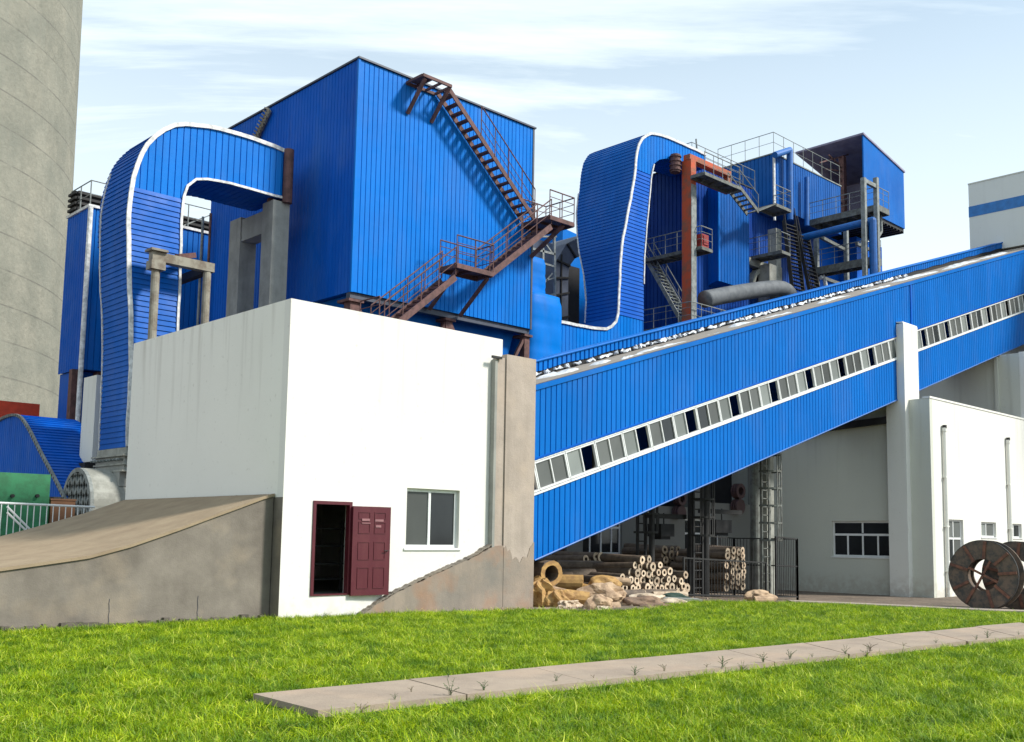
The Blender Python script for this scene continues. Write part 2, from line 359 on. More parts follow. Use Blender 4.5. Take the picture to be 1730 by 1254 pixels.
# ================================================================== GROUND
def ground():
    xs = [-600, -200, -60, -20, 0, 6] + [10 + 2 * i for i in range(22)] + [60, 90, 150, 300, 700]
    ys = [-300, -80, -30, -10, 0, 4] + [6 + 1.5 * i for i in range(20)] + [40, 50, 70, 120, 250, 700]
    mb = MB(); vs = [(x, y, gz(x, y)) for x in xs for y in ys]; ny = len(ys)
    mb.add(vs, [(i * ny + j, (i + 1) * ny + j, (i + 1) * ny + j + 1, i * ny + j + 1) for i in range(len(xs) - 1) for j in range(ny - 1)])
    m = Mat("bare_ground", 0.95, 0, 0.1).base((0.20, 0.155, 0.12, 1))
    m.mix(m.rng(m.noise(0.8, 8), 0.35, 0.65), (0.13, 0.105, 0.085, 1)); m.mix(m.rng(m.noise(9, 6), 0.5, 0.7), (0.30, 0.25, 0.20, 1), k=.6)
    m.bump(m.noise(9, 6), 0.5, 0.04)
    tag(mb.build('ground', m.m), kind='structure')
ground()
def sheet_poly(poly, dz, step=1.0):
    """flat polygon (x,y) laid on the terrain as a gridded sheet"""
    import bmesh
    bm = bmesh.new(); bm.faces.new([bm.verts.new((x, y, 0)) for x, y in poly])
    x0 = min(p[0] for p in poly); x1 = max(p[0] for p in poly)
    y0 = min(p[1] for p in poly); y1 = max(p[1] for p in poly)
    for q in np.arange(max(x0, 20), min(x1, 38), step): bmesh.ops.bisect_plane(bm, geom=bm.verts[:] + bm.edges[:] + bm.faces[:], plane_co=(q, 0, 0), plane_no=(1, 0, 0))
    for q in np.arange(max(y0, 3), min(y1, 13), step): bmesh.ops.bisect_plane(bm, geom=bm.verts[:] + bm.edges[:] + bm.faces[:], plane_co=(0, q, 0), plane_no=(0, 1, 0))
    mb = MB(); idx = {v: i for i, v in enumerate(bm.verts)}
    mb.v = [(v.co.x, v.co.y, gz(v.co.x, v.co.y) + dz) for v in bm.verts]; mb.f = [tuple(idx[v] for v in f.verts) for f in bm.faces]
    bm.free(); return mb
LAWN = [(-14, -4), (-14, 19.45), (5, 19.5), (11.3, 19.45), (11.36, 19.18), (13.2, 19.12), (15.8, 18.75), (17.9, 18.35), (18.6, 17.5), (19.6, 16.75), (20.9, 16.9), (23.2, 18.0), (25.2, 18.0), (26.8, 17.3),
        (28.6, 17.2), (29.9, 16.4), (31.2, 14.6), (32.0, 12.6), (33.5, 8.0), (38, 0), (40, -4)]
mb = sheet_poly(LAWN, 0.012)
m = Mat("lawn_soil", 0.95, 0, 0.1).base((0.045, 0.085, 0.012, 1)); m.mix(m.rng(m.noise(3, 6), 0.4, 0.6), (0.028, 0.05, 0.012, 1)); m.bump(m.noise(12, 5), .5, .04)
tag(mb.build('lawn', m.m), kind='structure')
# concrete kerb path at the foot of the cream building
KP = [(28.9, 17.9), (30.4, 16.6), (31.7, 14.8), (32.6, 12.6), (34.1, 8.0), (39, -1), (41, -1), (36.4, 8), (34.4, 12.6), (33.3, 15.2), (32.0, 17.3), (30.2, 18.9)]
mb = MB(); n = len(KP)
for i in range(n // 2 - 1):
    a, b, c, d = KP[i], KP[i + 1], KP[n - 2 - i], KP[n - 1 - i]
    g = [gz(*p) for p in (a, b, c, d)]
    mb.hexa([(p[0], p[1], q - .05) for p, q in zip((a, b, c, d), g)] + [(p[0], p[1], q + .07) for p, q in zip((a, b, c, d), g)])
tag(mb.build('pavement', CONC), kind='structure')

# slab path in the lawn: seven thick slabs end to end
S0 = [Vector((5.75, 10.2, 0)), Vector((5.70, 8.86, 0))]; S1 = [Vector((23.3, 8.72, 0)), Vector((21.6, 7.35, 0))]
mb = MB(); ns = 9
for i in range(ns):
    t0 = i / ns; t1 = (i + 1) / ns - (0.0011 if i < ns - 1 else 0)
    j = random.uniform(-.006, .006); o = random.uniform(-.03, .03)
    c = [S0[0].lerp(S1[0], t0), S0[1].lerp(S1[1], t0), S0[1].lerp(S1[1], t1), S0[0].lerp(S1[0], t1)]
    mb.hexa([(p.x, p.y + o, gz(p.x, p.y) - .03) for p in c] + [(p.x, p.y + o, gz(p.x, p.y) + .085 + j) for p in c])
tag(mb.build('path', SLAB), kind='structure')

# ================================================================== WHITE BLOCK
X0, Y0, X1, Y1, ZT = 11.36, 19.23, 17.50, 27.17, 6.80
wb = thing('white_building', (X0, Y0, 0), 'small flat roofed white rendered building with a maroon door, before the blue tower', 'building')
def opening_wall(mb, ax, c, t, s0, s1, z0, z1, holes):
    """wall slab with rectangular holes; thickness t behind plane c"""
    xs = sorted({s0, s1} | {h[0] for h in holes} | {h[1] for h in holes}); zs = sorted({z0, z1} | {h[2] for h in holes} | {h[3] for h in holes})
    for a, b in zip(xs, xs[1:]):
        for p, q in zip(zs, zs[1:]):
            if any(h[0] - 1e-6 <= a and b <= h[1] + 1e-6 and h[2] - 1e-6 <= p and q <= h[3] + 1e-6 for h in holes): continue
            if ax == 'y':
                if p == z0 or True: mb.quad((a, c, p), (b, c, p), (b, c, q), (a, c, q)); mb.quad((a, c + t, p), (a, c + t, q), (b, c + t, q), (b, c + t, p))
            else:
                mb.quad((c, a, p), (c, a, q), (c, b, q), (c, b, p)); mb.quad((c + t, a, p), (c + t, b, p), (c + t, b, q), (c + t, a, q))
    P = (lambda s, d, z: (s, c + d, z)) if ax == 'y' else (lambda s, d, z: (c + d, s, z))
    for h in list(holes) + [(s0, s1, z0, z1)]:
        a, b, p, q = h
        for u, v in (((a, p), (b, p)), ((b, p), (b, q)), ((b, q), (a, q)), ((a, q), (a, p))):
            mb.quad(P(u[0], 0, u[1]), P(v[0], 0, v[1]), P(v[0], t, v[1]), P(u[0], t, u[1]))
    return mb
DH = (12.09, 13.08, .47, 2.50); WH = (14.59, 16.18, 1.49, 2.88)
mb = MB(); opening_wall(mb, 'y', Y0, .24, X0, X1, -.1, ZT, [DH, WH]); mb.build('front_wall', WHITE, wb, fix=False)
SIDEW = plaster("side_render", (0.80, 0.78, 0.72, 1), (0.46, 0.43, 0.38, 1), 0.5, False)  # lighter copy of the white; fill light for the shaded side painted in
mb = MB(); mb.box(X0 + .002, X0 + .24, Y0 + .24, Y1, 2.55, ZT); mb.build('side_wall', SIDEW, wb)
mb = MB(); mb.box(X0 + .002, X0 + .24, Y0 + .24, Y1, -.1, 2.55); mb.build('unpainted_base_wall', RAMPW, wb)
mb = MB(); mb.box(X0 - .006, X0 + .001, Y0 + .004, Y0 + .245, -.1, 2.55); mb.build('unpainted_corner', RAMPW, wb)
mb = MB(); mb.box(X0 + .24, X1, Y1 - .24, Y1, -.1, ZT - .02); mb.box(X1 - .24, X1, Y0 + .24, Y1 - .24, -.1, ZT); mb.build('rear_walls', WHITE, wb)
mb = MB(); mb.box(X0 + .1, X1 - .1, Y0 + .1, Y1 - .1, ZT - .5, ZT - .32); mb.build('roof', ROOFG, wb)
mb = MB(); mb.box(X0 + .24, X1 - .24, Y0 + .24, Y1 - .24, .30, .46); mb.build('floor', CONC_G, wb)
# door, frame and shelves seen inside
fr = MB()
a, b, p, q = DH
fr.box(a, a + .07, Y0 - .03, Y0 + .12, p, q); fr.box(b - .07, b, Y0 - .03, Y0 + .12, p, q); fr.box(a + .07, b - .07, Y0 - .03, Y0 + .12, q - .07, q); fr.box(a + .07, b - .07, Y0 - .028, Y0 + .12, p, p + .03)
fr.build('door_frame', DOOR, wb)
hx, hy = 13.06, Y0 - .05; ang = R(-3.0)      # leaf swung right back against the wall
dl = MB(); LW, LH, LT = .98, 1.96, .05
def leafp(s, d, z): return (hx + s * math.cos(ang) + d * math.sin(ang), hy + s * math.sin(ang) - d * math.cos(ang), .45 + z)
def leafbox(s0, s1, d0, d1, z0, z1, m): m.hexa([leafp(s0, d1, z0), leafp(s1, d1, z0), leafp(s1, d0, z0), leafp(s0, d0, z0), leafp(s0, d1, z1), leafp(s1, d1, z1), leafp(s1, d0, z1), leafp(s0, d0, z1)])
leafbox(0, LW, 0, LT, 0, LH, dl)
for sx in (.14, .55):
    for z0, z1 in ((.15, .62), (.78, 1.18), (1.36, 1.62), (1.68, 1.84)):
        for (a0, a1, b0, b1) in ((sx, sx + .30, z0, z0 + .018), (sx, sx + .30, z1 - .018, z1), (sx, sx + .018, z0 + .018, z1 - .018), (sx + .282, sx + .30, z0 + .018, z1 - .018)):
            leafbox(a0, a1, LT, LT + .012, b0, b1, dl)
door = dl.build('door', DOOR, wb)
PAP = plain("faded_paper", (0.30, 0.14, 0.15, 1), .8)
for s0, z0, w, h in ((.22, 1.64, .20, .05), (.56, 1.63, .22, .05), (.22, 1.58, .22, .02), (.58, 1.50, .14, .05)):
    nt_ = MB(); leafbox(s0, s0 + w, LT + .014, LT + .017, z0, z0 + h, nt_); nt_.build('paper_remnant', PAP, door)
hd = MB(); hd.tube(leafp(.90, LT, .98), leafp(.90, LT + .05, .98), .012); hd.tube(leafp(.90, LT + .05, .98), leafp(.80, LT + .05, .98), .011); hd.build('handle', STEELD, door)
sh = MB()
for z in (.75, 1.1, 1.5, 1.9): sh.box(11.75, 13.6, Y0 + 1.0, Y0 + 1.5, z, z + .03)
for x in (11.8, 12.6, 13.5): sh.box(x, x + .05, Y0 + .98, Y0 + 1.03, .46, 2.1)
tag(sh.build('shelf_rack', STEELD, None, (12.6, Y0 + 1.2, .46)), 'dark metal shelf rack just inside the open maroon door', 'shelf')
def window(parent, ax, c, s0, s1, z0, z1, cols, rows, pane_mats, fw=.055, depth=.10, name='window', sill=True, slope=None):
    """frame is the part; panes are its sub-parts. c = outer wall plane, the frame sits in the hole"""
    P = (lambda s, d, z: (s, c + d, z)) if ax == 'y' else (lambda s, d, z: (c + d, s, z))
    def bx(m, a, b, d0, d1, p, q): m.hexa([P(a, d0, p), P(b, d0, p), P(b, d1, p), P(a, d1, p), P(a, d0, q), P(b, d0, q), P(b, d1, q), P(a, d1, q)])
    m = MB(); bx(m, s0, s1, depth, depth + .06, z0, z0 + fw); bx(m, s0, s1, depth, depth + .06, z1 - fw, z1)
    bx(m, s0, s0 + fw, depth, depth + .06, z0 + fw, z1 - fw); bx(m, s1 - fw, s1, depth, depth + .06, z0 + fw, z1 - fw)
    W = s1 - s0; H = z1 - z0; zr = [z0] + [z0 + H * r for r in rows] + [z1]
    for r in rows: bx(m, s0 + fw, s1 - fw, depth - .002, depth + .062, z0 + H * r - fw * .6, z0 + H * r + fw * .6)
    cl = []
    for k in range(len(zr) - 1):
        cc = cols[min(k, len(cols) - 1)]; xs = [s0] + [s0 + W * t for t in cc] + [s1]
        for t in cc: bx(m, s0 + W * t - fw * .45, s0 + W * t + fw * .45, depth - .004, depth + .064, zr[k] + fw, zr[k + 1] - fw * .6)
        for u, v in zip(xs, xs[1:]): cl.append((u + .02, v - .02, zr[k] + .02, zr[k + 1] - .02))
    if sill: bx(m, s0 - .06, s1 + .06, -.035, depth, z0 - .05, z0 - .003)
    fo = m.build(name, PVC, parent)
    for i, (a_, b_, p_, q_) in enumerate(cl):
        g = MB(); bx(g, a_, b_, depth + .025, depth + .035, p_, q_); g.build('pane', pane_mats[i % len(pane_mats)], fo)
    return fo
window(wb, 'y', Y0, WH[0], WH[1], WH[2], WH[3], [(.47,)], (), [GL_GREY, GL_DARK], fw=.075, sill=True)
# concrete pilaster with a small bracket on the wall's right end, a patch of old concrete
mb = MB(); mb.box(17.12, 17.20, Y0 - .16, Y0 - .001, 1.4, 6.22); mb.build('pilaster_edge', CONC_G, wb)
mb = MB(); mb.box(17.20, 17.498, Y0 - .13, Y0 - .001, 1.3, 6.30)
mb.build('pilaster', CONC, wb)
mb = MB(); mb.box(16.98, 17.30, Y0 - .22, Y0 - .16, 6.24, 6.30); mb.build('bracket', STEELD, wb)
# tall concrete column where the gallery enters
cc = thing('concrete_column', (18.0, 19.1, 0), 'tall bare concrete column at the right corner of the white building with the gallery behind it', 'column')
mb = MB(); mb.box(17.50, 18.54, 19.06, 21.6, -.1, 6.40); co = mb.build('shaft', CONC, cc)
# ragged repair patch round the column foot
def ragged(pts, amp, step=.12):
    out = []
    for i, p in enumerate(even([(a, 0, b) for a, b in pts], step)): out.append((p.x + random.uniform(-amp, amp) * .6, p.z + random.uniform(-amp, amp)))
    return out
top = ragged([(13.22, .0), (14.2, .47), (15.5, .93), (16.4, 1.22), (17.15, 1.52), (17.5, 1.56)], .02)
mb = MB(); mb.prism([(13.15, -.12)] + top + [(17.5, -.12)], 'y', 19.055, Y0 - .002)
pt2 = ragged([(17.5, 1.50), (17.58, 1.56), (17.64, 1.40), (17.71, 1.47), (17.80, 1.20), (17.93, 1.30), (18.06, 1.12), (18.18, 1.31), (18.30, 1.24), (18.42, 1.52), (18.545, 1.64)], .015, .05)
mp2 = MB(); mp2.prism([(17.5, -.12)] + pt2 + [(18.545, -.12)], 'y', 19.045, 19.0599); mp2.build('repair_patch', WEDGE, cc)
bt = thing('concrete_wedge', (16, Y0 - .1, 0), 'stained wedge of rough concrete rising along the foot of the white front wall', 'retaining wall')
mb.build('wedge_wall', WEDGE, bt)
rg = MB(); tp2 = ragged([(13.3, .05), (14.2, .50), (15.5, .96), (16.4, 1.25), (17.12, 1.58)], .018, .05)
for a, b in zip(tp2, tp2[1:]): rg.beam((a[0], Y0 - .09, a[1]), (b[0], Y0 - .09, b[1]), .15, .02 + random.uniform(0, .02))
rg.build('mortar_ridge', RAMPW, bt)
# loose rubble at the wedge's foot
# ================================================================== RAMP
RT = [(11.28, 2.62), (10.6, 2.36), (9.87, 2.09), (9.26, 1.86), (8.34, 1.54), (7.57, 1.33), (6.65, 1.20), (6.07, 1.12), (4.6, .95), (2.6, .62), (-1.5, .0)]
RB = [(11.36, 2.62), (10.44, 2.27), (9.17, 1.86), (8.37, 1.62), (6.6, 1.35), (4.6, .95), (2.6, .62), (-1.5, .0)]
rp = thing('concrete_ramp', (8, 20, 0), 'brown rendered ramp curving up to the left side of the white building', 'ramp')
YF, YB = Y0 + .33, Y1 + .0
mb = MB(); xs = [11.34 - .25 * i for i in range(int((11.34 + 1.5) / .25) + 1)] + [-1.5]
fz = lambda x: interp(RT, x); bz = lambda x: interp(RB, x)
nY = 12
vs = []; 
for x in xs:
    for j in range(nY + 1):
        t = j / nY; vs.append((x, YF + (YB - YF) * t, (fz(x) * (1 - t) + bz(x) * t)))
mb.add(vs, [(i * (nY + 1) + j, (i + 1) * (nY + 1) + j, (i + 1) * (nY + 1) + j + 1, i * (nY + 1) + j + 1) for i in range(len(xs) - 1) for j in range(nY)])
mb.build('ramp_surface', RAMPT, rp)
mb = MB()
for a, b in zip(xs, xs[1:]):
    mb.quad((a, YF + .02, -.15), (a, YF + .02, fz(a) - .03), (b, YF + .02, fz(b) - .03), (b, YF + .02, -.15))
    pass
mb.build('ramp_side', RAMPW, rp)
mb = MB()
for a, b in zip(xs, xs[1:]): mb.quad((a, YB, -.15), (a, YB, bz(a)), (b, YB, bz(b)), (b, YB, -.15))
mb.build('ramp_side', RAMPW, rp)
mb = MB()
for a, b in zip(xs, xs[1:]): mb.hexa([(b, YF - .02, fz(b) - .05), (a, YF - .02, fz(a) - .05), (a, YF + .06, fz(a) - .05), (b, YF + .06, fz(b) - .05), (b, YF - .02, fz(b) + .006), (a, YF - .02, fz(a) + .006), (a, YF + .06, fz(a) + .006), (b, YF + .06, fz(b) + .006)])
mb.build('ramp_edge', RAMPT, rp)
mb = MB(); q = -1.0
while q < 11.2:
    l = random.uniform(.05, .3); mb.box(q, min(q + l, 11.25), YF - .03 - random.uniform(0, .06), YF + .019, -.1, .05 + random.uniform(0, .09)); q += l
mb.build('mortar_footing', rusty('damp_mortar', (.12, .10, .08, 1), (.07, .058, .047, 1)), rp)
for x in (8.0, 9.75):
    mb = MB(); q = [(x + rs0 * .02, .05 + i * .08) for i, rs0 in enumerate((0, .3, -.2, .4, .1, -.3, .2))]
    for (xa, za), (xb, zb0) in zip(q, q[1:]): mb.beam((xa, YF + .016, za), (xb, YF + .016, zb0), .006, .012, up=(0, 1, 0))
    mb.build('crack', EDGE, rp)

# ================================================================== GALLERY (inclined conveyor enclosure)
GY, GW = 19.50, 2.9; GA = math.atan(.3095); gxe = 62.0
gt = lambda x: 5.93 + .3165 * (x - 19.45)
gb = lambda x: 1.34 + .3095 * (x - 19.48)
gm = lambda x: 3.50 + .3075 * (x - 19.46)
gal = thing('conveyor_gallery', (18.56, GY, 0), 'long sloping blue conveyor gallery with a band of white framed windows', 'gallery')
def wu(x): return gm(x) + .40 + .0016 * (x - 19) 
def wl(x): return gm(x) - .40 - .0016 * (x - 19)
mb = MB(); mb.corr('y', GY - .03, 18.72, gxe, lambda x: wu(x) + .05, lambda x: gt(x) - .10, .205, .036, .035); mb.build('upper_wall_panel', BLUEG, gal, fix=False)
mb = MB(); mb.corr('y', GY, 18.72, gxe, gb, lambda x: wl(x) - .05, .205, .036, .035); mb.build('lower_wall_panel', BLUEG, gal, fix=False)
mb = MB(); mb.hexa([(18.56, GY - .07, gt(18.7) - .14), (gxe, GY - .07, gt(gxe) - .14), (gxe, GY + .1, gt(gxe) - .14), (18.56, GY + .1, gt(18.7) - .14), (18.56, GY - .07, gt(18.7)), (gxe, GY - .07, gt(gxe)), (gxe, GY + .1, gt(gxe)), (18.56, GY + .1, gt(18.7))])
mb.build('eaves_flashing', BLUEG, gal)
mb = MB(); mb.hexa([(18.56, GY - .045, wu(18.7) + .03), (gxe, GY - .045, wu(gxe) + .03), (gxe, GY + .02, wu(gxe) + .03), (18.56, GY + .02, wu(18.7) + .03), (18.56, GY - .045, wu(18.7) + .08), (gxe, GY - .045, wu(gxe) + .08), (gxe, GY + .02, wu(gxe) + .08), (18.56, GY + .02, wu(18.7) + .08)])
mb.build('drip_strip', BLUED, gal)
mb = MB()   # shell: rear wall, floor and inner lining
B = GY + GW
mb.quad((18.7, B, gb(18.7)), (gxe, B, gb(gxe)), (gxe, B, gt(gxe)), (18.7, B, gt(18.7)))
mb.build('rear_wall', BLUED, gal)
mb = MB(); mb.hexa([(18.56, GY + .045, gb(18.7) + .004), (gxe, GY + .045, gb(gxe) + .004), (gxe, B - .01, gb(gxe) + .004), (18.7, B - .01, gb(18.7) + .004)] + [(18.56, GY + .045, gb(18.7) + .2), (gxe, GY + .045, gb(gxe) + .2), (gxe, B - .01, gb(gxe) + .2), (18.7, B - .01, gb(18.7) + .2)])
mb.build('floor', STEELD, gal)
mb = MB(); mb.hexa([(18.56, GY + .1, gt(18.7) - .12), (gxe, GY + .1, gt(gxe) - .12), (gxe, B - .3, gt(gxe) - .12), (18.7, B - .3, gt(18.7) - .12), (18.56, GY - .02, gt(18.7) + .02), (gxe, GY - .02, gt(gxe) + .02), (gxe, B - .3, gt(gxe) + .02), (18.7, B - .3, gt(18.7) + .02)])
mb.build('roof', ROOFG, gal)
# raised far strip of roof: ribbed blue sheet with torn white insulation hanging under its edge
mb = MB(); pr = []
mb.corr('y', B - .34, 18.72, gxe, lambda x: gt(x) + .20 + .02 * math.sin(x * 3.1), lambda x: gt(x) + .50, .205, .07, .05)
o_ = len(mb.v); mb.quad((18.72, B - .36, gt(18.72) + .50), (gxe, B - .36, gt(gxe) + .50), (gxe, B + .12, gt(gxe) + .56), (18.72, B + .12, gt(18.72) + .56))
mb.quad((18.72, B + .12, gt(18.72) + .56), (gxe, B + .12, gt(gxe) + .56), (gxe, B + .12, gt(gxe)), (18.72, B + .12, gt(18.72)))
mb.build('raised_roof_sheet', BLUEG, gal, fix=False)
mb = MB(); mb.tube((18.72, B - .37, gt(18.72) + .51), (gxe, B - .37, gt(gxe) + .51), .035, 8); mb.build('roof_edge_roll', BLUEG, gal)
mb = MB(); mb.hexa([(18.7, B - .30, gt(18.7) + .02), (gxe, B - .30, gt(gxe) + .02), (gxe, B, gt(gxe) + .02), (18.7, B, gt(18.7) + .02), (18.7, B - .28, gt(18.7) + .45), (gxe, B - .28, gt(gxe) + .45), (gxe, B, gt(gxe) + .45), (18.7, B, gt(18.7) + .45)])
mb.build('roof_gap_fill', BLACK, gal)  # near-black block filling the gap under the raised sheet
rs = random.Random(5)
mb = MB(); x = 18.9
while x < 46:
    w = rs.uniform(.12, .62); n = 5; d = rs.uniform(.0, .05); zt = .21; zb0 = rs.uniform(.02, .09)
    us = [x + w * i / n for i in range(n + 1)]
    top_ = [(q, B - .35 - rs.uniform(0, .05) - d, gt(q) + zt - rs.uniform(0, .09)) for q in us]
    bot_ = [(q, B - .38 - rs.uniform(.0, .14) - d, gt(q) + .035 + rs.uniform(0, .09)) for q in us]
    for i in range(n): mb.quad(top_[i], top_[i + 1], bot_[i + 1], bot_[i]); mb.quad(top_[i], bot_[i], (bot_[i][0], bot_[i][1] + .12, bot_[i][2] - .005), (top_[i][0], top_[i][1] + .05, top_[i][2]))
    x += w + rs.uniform(.05, .30)
tag(mb.build('torn_insulation', FOIL, gal, fix=False), kind='stuff')
def slopeblob(mb, x, y, w, d, h, n=9):
    """a crumpled low sheet lying on the roof"""
    vs = []; m = 5
    for i in range(n):
        for j in range(m):
            a = i / (n - 1); b = j / (m - 1); e = math.sin(math.pi * a) ** .5 * math.sin(math.pi * b) ** .5
            q = x + w * (a - .5) + rs.uniform(-.05, .05); vs.append((q, y + d * (b - .5) + rs.uniform(-.03, .03) + .18 * math.sin(a * 5 + x), gt(q) + .022 + h * e * rs.uniform(.3, 1)))
    mb.add(vs, [(i * m + j, (i + 1) * m + j, (i + 1) * m + j + 1, i * m + j + 1) for i in range(n - 1) for j in range(m - 1)])
wreck = []
for x, y, w, d, h in ((21.3, 20.9, 1.5, .9, .16), (22.9, 20.7, 1.2, .8, .12), (23.4, 19.95, 1.7, .5, .10), (25.2, 20.3, 2.2, .7, .10), (27.6, 20.0, .9, .35, .06), (30.2, 20.6, 1.6, .7, .12), (32.0, 20.3, 1.5, .6, .1), (36.5, 20.6, 2.4, .7, .12), (39.5, 20.2, 2.0, .6, .1), (44, 20.7, 3.4, .9, .14), (48.5, 20.5, 4.2, .9, .14), (53, 20.6, 3.2, .8, .12)):
    mb = MB(); slopeblob(mb, x, y, w, d, h, 12 if w > 2 else 9); wreck.append((mb, x, y))
for (mb, x, y), lb in zip(wreck, ('crumpled pale sheet lying lowest on the gallery roof next to the concrete column', 'second pale crumpled sheet up the gallery roof from the concrete column', 'long pale strip of foil along the near roof edge, close to the roof foot', 'stretched pale foil sheet on the gallery roof below the tall blue duct', 'small scrap of foil on the near gallery roof edge below the curved duct', 'torn pale sheet on the gallery roof below the orange column', 'white foil sheet on the gallery roof below the grey inclined duct', 'long pale sheet on the gallery roof in front of the grey elbow duct', 'pale torn sheet on the gallery roof below the vertical blue pipe', 'large crumpled sheet on the gallery roof just above the white pier', 'long crumpled grey sheet high on the gallery roof left of the white penthouse', 'highest crumpled sheet on the gallery roof under the white penthouse')):
    tag(mb.build('torn_sheet', FOIL, None, (x, y, gt(x)), fix=False), lb, 'torn sheet', 'torn pale sheets on the gallery roof')
# window band: two-pane units square to the slope
ca, sa = math.cos(GA), math.sin(GA)
def gpt(s, d, h): return (19.46 + s * ca - h * sa, GY + d, 3.50 + s * sa * (.3075 / .3095) + h * ca)
def gbox(m, s0, s1, d0, d1, h0, h1): m.hexa([gpt(s0, d0, h0), gpt(s1, d0, h0), gpt(s1, d1, h0), gpt(s0, d1, h0), gpt(s0, d0, h1), gpt(s1, d0, h1), gpt(s1, d1, h1), gpt(s0, d1, h1)])
UW = 1.235; k = 0; s = -.42 - UW
pat = [(GL_LIGHT, None), (GL_GREY, GL_GREY)]
rw = random.Random(3)
while s < 38.5:
    h1 = .385 + .0015 * max(0, s); h0 = -h1
    m = MB(); e = .036
    gbox(m, s + .012, s + UW - .012, .0, .09, h1 - .045, h1); gbox(m, s + .012, s + UW - .012, -.02, .09, h0, h0 + .05)
    for a in (s + .012, s + UW - .012 - e, s + UW / 2 - e / 2): gbox(m, a, a + e, .002, .088, h0 + .06, h1 - .055)
    if s + UW > -.9:
        fo = m.build('window', PVC, gal)
        pm = pat[k % 2]
        for j, (a, b) in enumerate(((s + .05, s + UW / 2), (s + UW / 2, s + UW - .05))):
            pmj = pm[j]
            if pmj is None: continue                      # sash slid open: the dark inside shows
            if pmj is GL_GREY and rw.random() < .12: pmj = GL_DARK
            g = MB(); gbox(g, a, b, .045, .055, h0 + .05, h1 - .05); g.build('pane', pmj, fo)
    s += UW; k += 1
mb = MB(); gbox(mb, 38.55, 46, .0, .1, -.45, .45); mb.build('blank_panel', BLUE, gal)
mb = MB(); gbox(mb, -2.2, 38.6, -.035, .02, -.455, -.40); mb.build('sill_strip', PVC, gal)
mb = MB(); gbox(mb, -2.2, 38.6, -.02, .02, .40, .44); mb.build('head_strip', PVC, gal)
mb = MB(); mb.tube((19, GY - .02, gb(19) - .02), (gxe, GY - .02, gb(gxe) - .02), .025, 6); mb.build('bottom_edge_trim', BLUEP, gal)
mb = MB(); x = 41.0; mb.box(x - .04, x + .04, GY - .075, GY - .02, wu(x) + .1, gt(x) - .12); mb.build('joint_strip', BLUED, gal)
# interior: rollers frame silhouettes behind the open sashes
mb = MB()
for i in range(14): x = 20 + i * 2.6; mb.box(x, x + .08, GY + 1.2, GY + 1.28, gb(x) + .2, gt(x) - .2); 
mb.beam((19, GY + 1.1, gb(19) + 1.3), (60, GY + 1.1, gb(60) + 1.3), .12, .25); mb.build('conveyor_frame', STEEL, gal)

# ================================================================== PIER AND RIGHT BUILDINGS
pr_ = thing('white_pier', (40, 19.0, -.45), 'tall white rendered pier carrying the gallery, at the corner of the cream building', 'pier')
mb = MB(); mb.box(39.66, 40.95, 19.16, 19.49, -.6, 10.72); mb.hexa([(39.66, 19.16, 10.72), (40.95, 19.16, 10.72), (40.95, 19.49, 10.78), (39.66, 19.49, 10.78), (39.66, 19.20, 10.80), (40.95, 19.20, 10.80), (40.95, 19.49, 10.82), (39.66, 19.49, 10.82)])
mb.box(39.66, 40.95, 19.49, 19.98, -.6, gb(39.66) - .05)
mb.build('pier_shaft', CREAM, pr_)
cb_ = thing('cream_building', (40, 18.29, -.45), 'low cream rendered building with small windows at the right edge, behind the cable reels', 'building')
FY = 18.29; BX = 40.0
W1 = (41.35, 42.90, .95, 2.72); W2 = (44.75, 46.35, 2.02, 2.68); W3 = (47.95, 49.3, 2.02, 2.66)
mb = MB(); opening_wall(mb, 'y', FY, .25, BX + .25, 75, -.6, 7.58, [W1, W2, W3]); mb.build('front_wall', CREAM, cb_, fix=False)
SW = (20.0, 22.75, 1.12, 2.62)
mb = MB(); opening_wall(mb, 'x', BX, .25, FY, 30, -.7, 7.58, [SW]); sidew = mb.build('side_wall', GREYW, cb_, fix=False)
mb = MB(); mb.box(BX + .25, 75, FY + .25, 26, 7.3, 7.45); mb.build('roof', ROOFG, cb_)
mb = MB(); mb.box(BX - .02, 75.05, FY - .03, FY + .28, 7.58, 7.66); mb.build('parapet_cap', CREAM, cb_)
mb = MB(); mb.box(BX + .4, 74, FY + 1.2, 29, -.5, 7.2); mb.build('interior', BLACK, cb_)
window(cb_, 'y', FY, *W1, [(.5,)], (.56,), [GL_DARK, GL_GREY, GL_GREY, GL_LIGHT], fw=.07)
window(cb_, 'y', FY, *W2, [(.45,)], (), [GL_LIGHT, GL_GREY], fw=.07)
window(cb_, 'y', FY, *W3, [(.45,)], (), [GL_GREY, GL_DARK], fw=.07)
window(cb_, 'x', BX, *SW, [(.25, .5, .75), (.5,)], (.62,), [GL_DARK], fw=.075)
def downpipe(x):
    m = MB(); m.tube((x, FY - .10, -.4), (x, FY - .10, 6.30), .075, 10); m.tube((x, FY - .10, 6.30), (x, FY - .10, 6.45), .10, 10)
    for z in (.6, 2.4, 4.4): m.box(x - .11, x + .11, FY - .17, FY - .002, z, z + .05)
    o = m.build('drainpipe', CREAM, cb_, smooth=False)
    m = MB(); m.tube((x, FY - .11, 6.42), (x, FY - .11, 6.56), .09, 10); m.build('pipe_cap', STEELD, o)
downpipe(41.1); downpipe(47.75)
pt = thing('cable_tray_beam', (39.7, 21, 6.7), 'dark steel beam along the shaded wall under the gallery, next to the white pier', 'beam')
mb = MB(); mb.beam((39.75, 19.98, 6.78), (39.75, 24.2, 6.55), .2, .28); mb.build('beam', STEELD, pt)
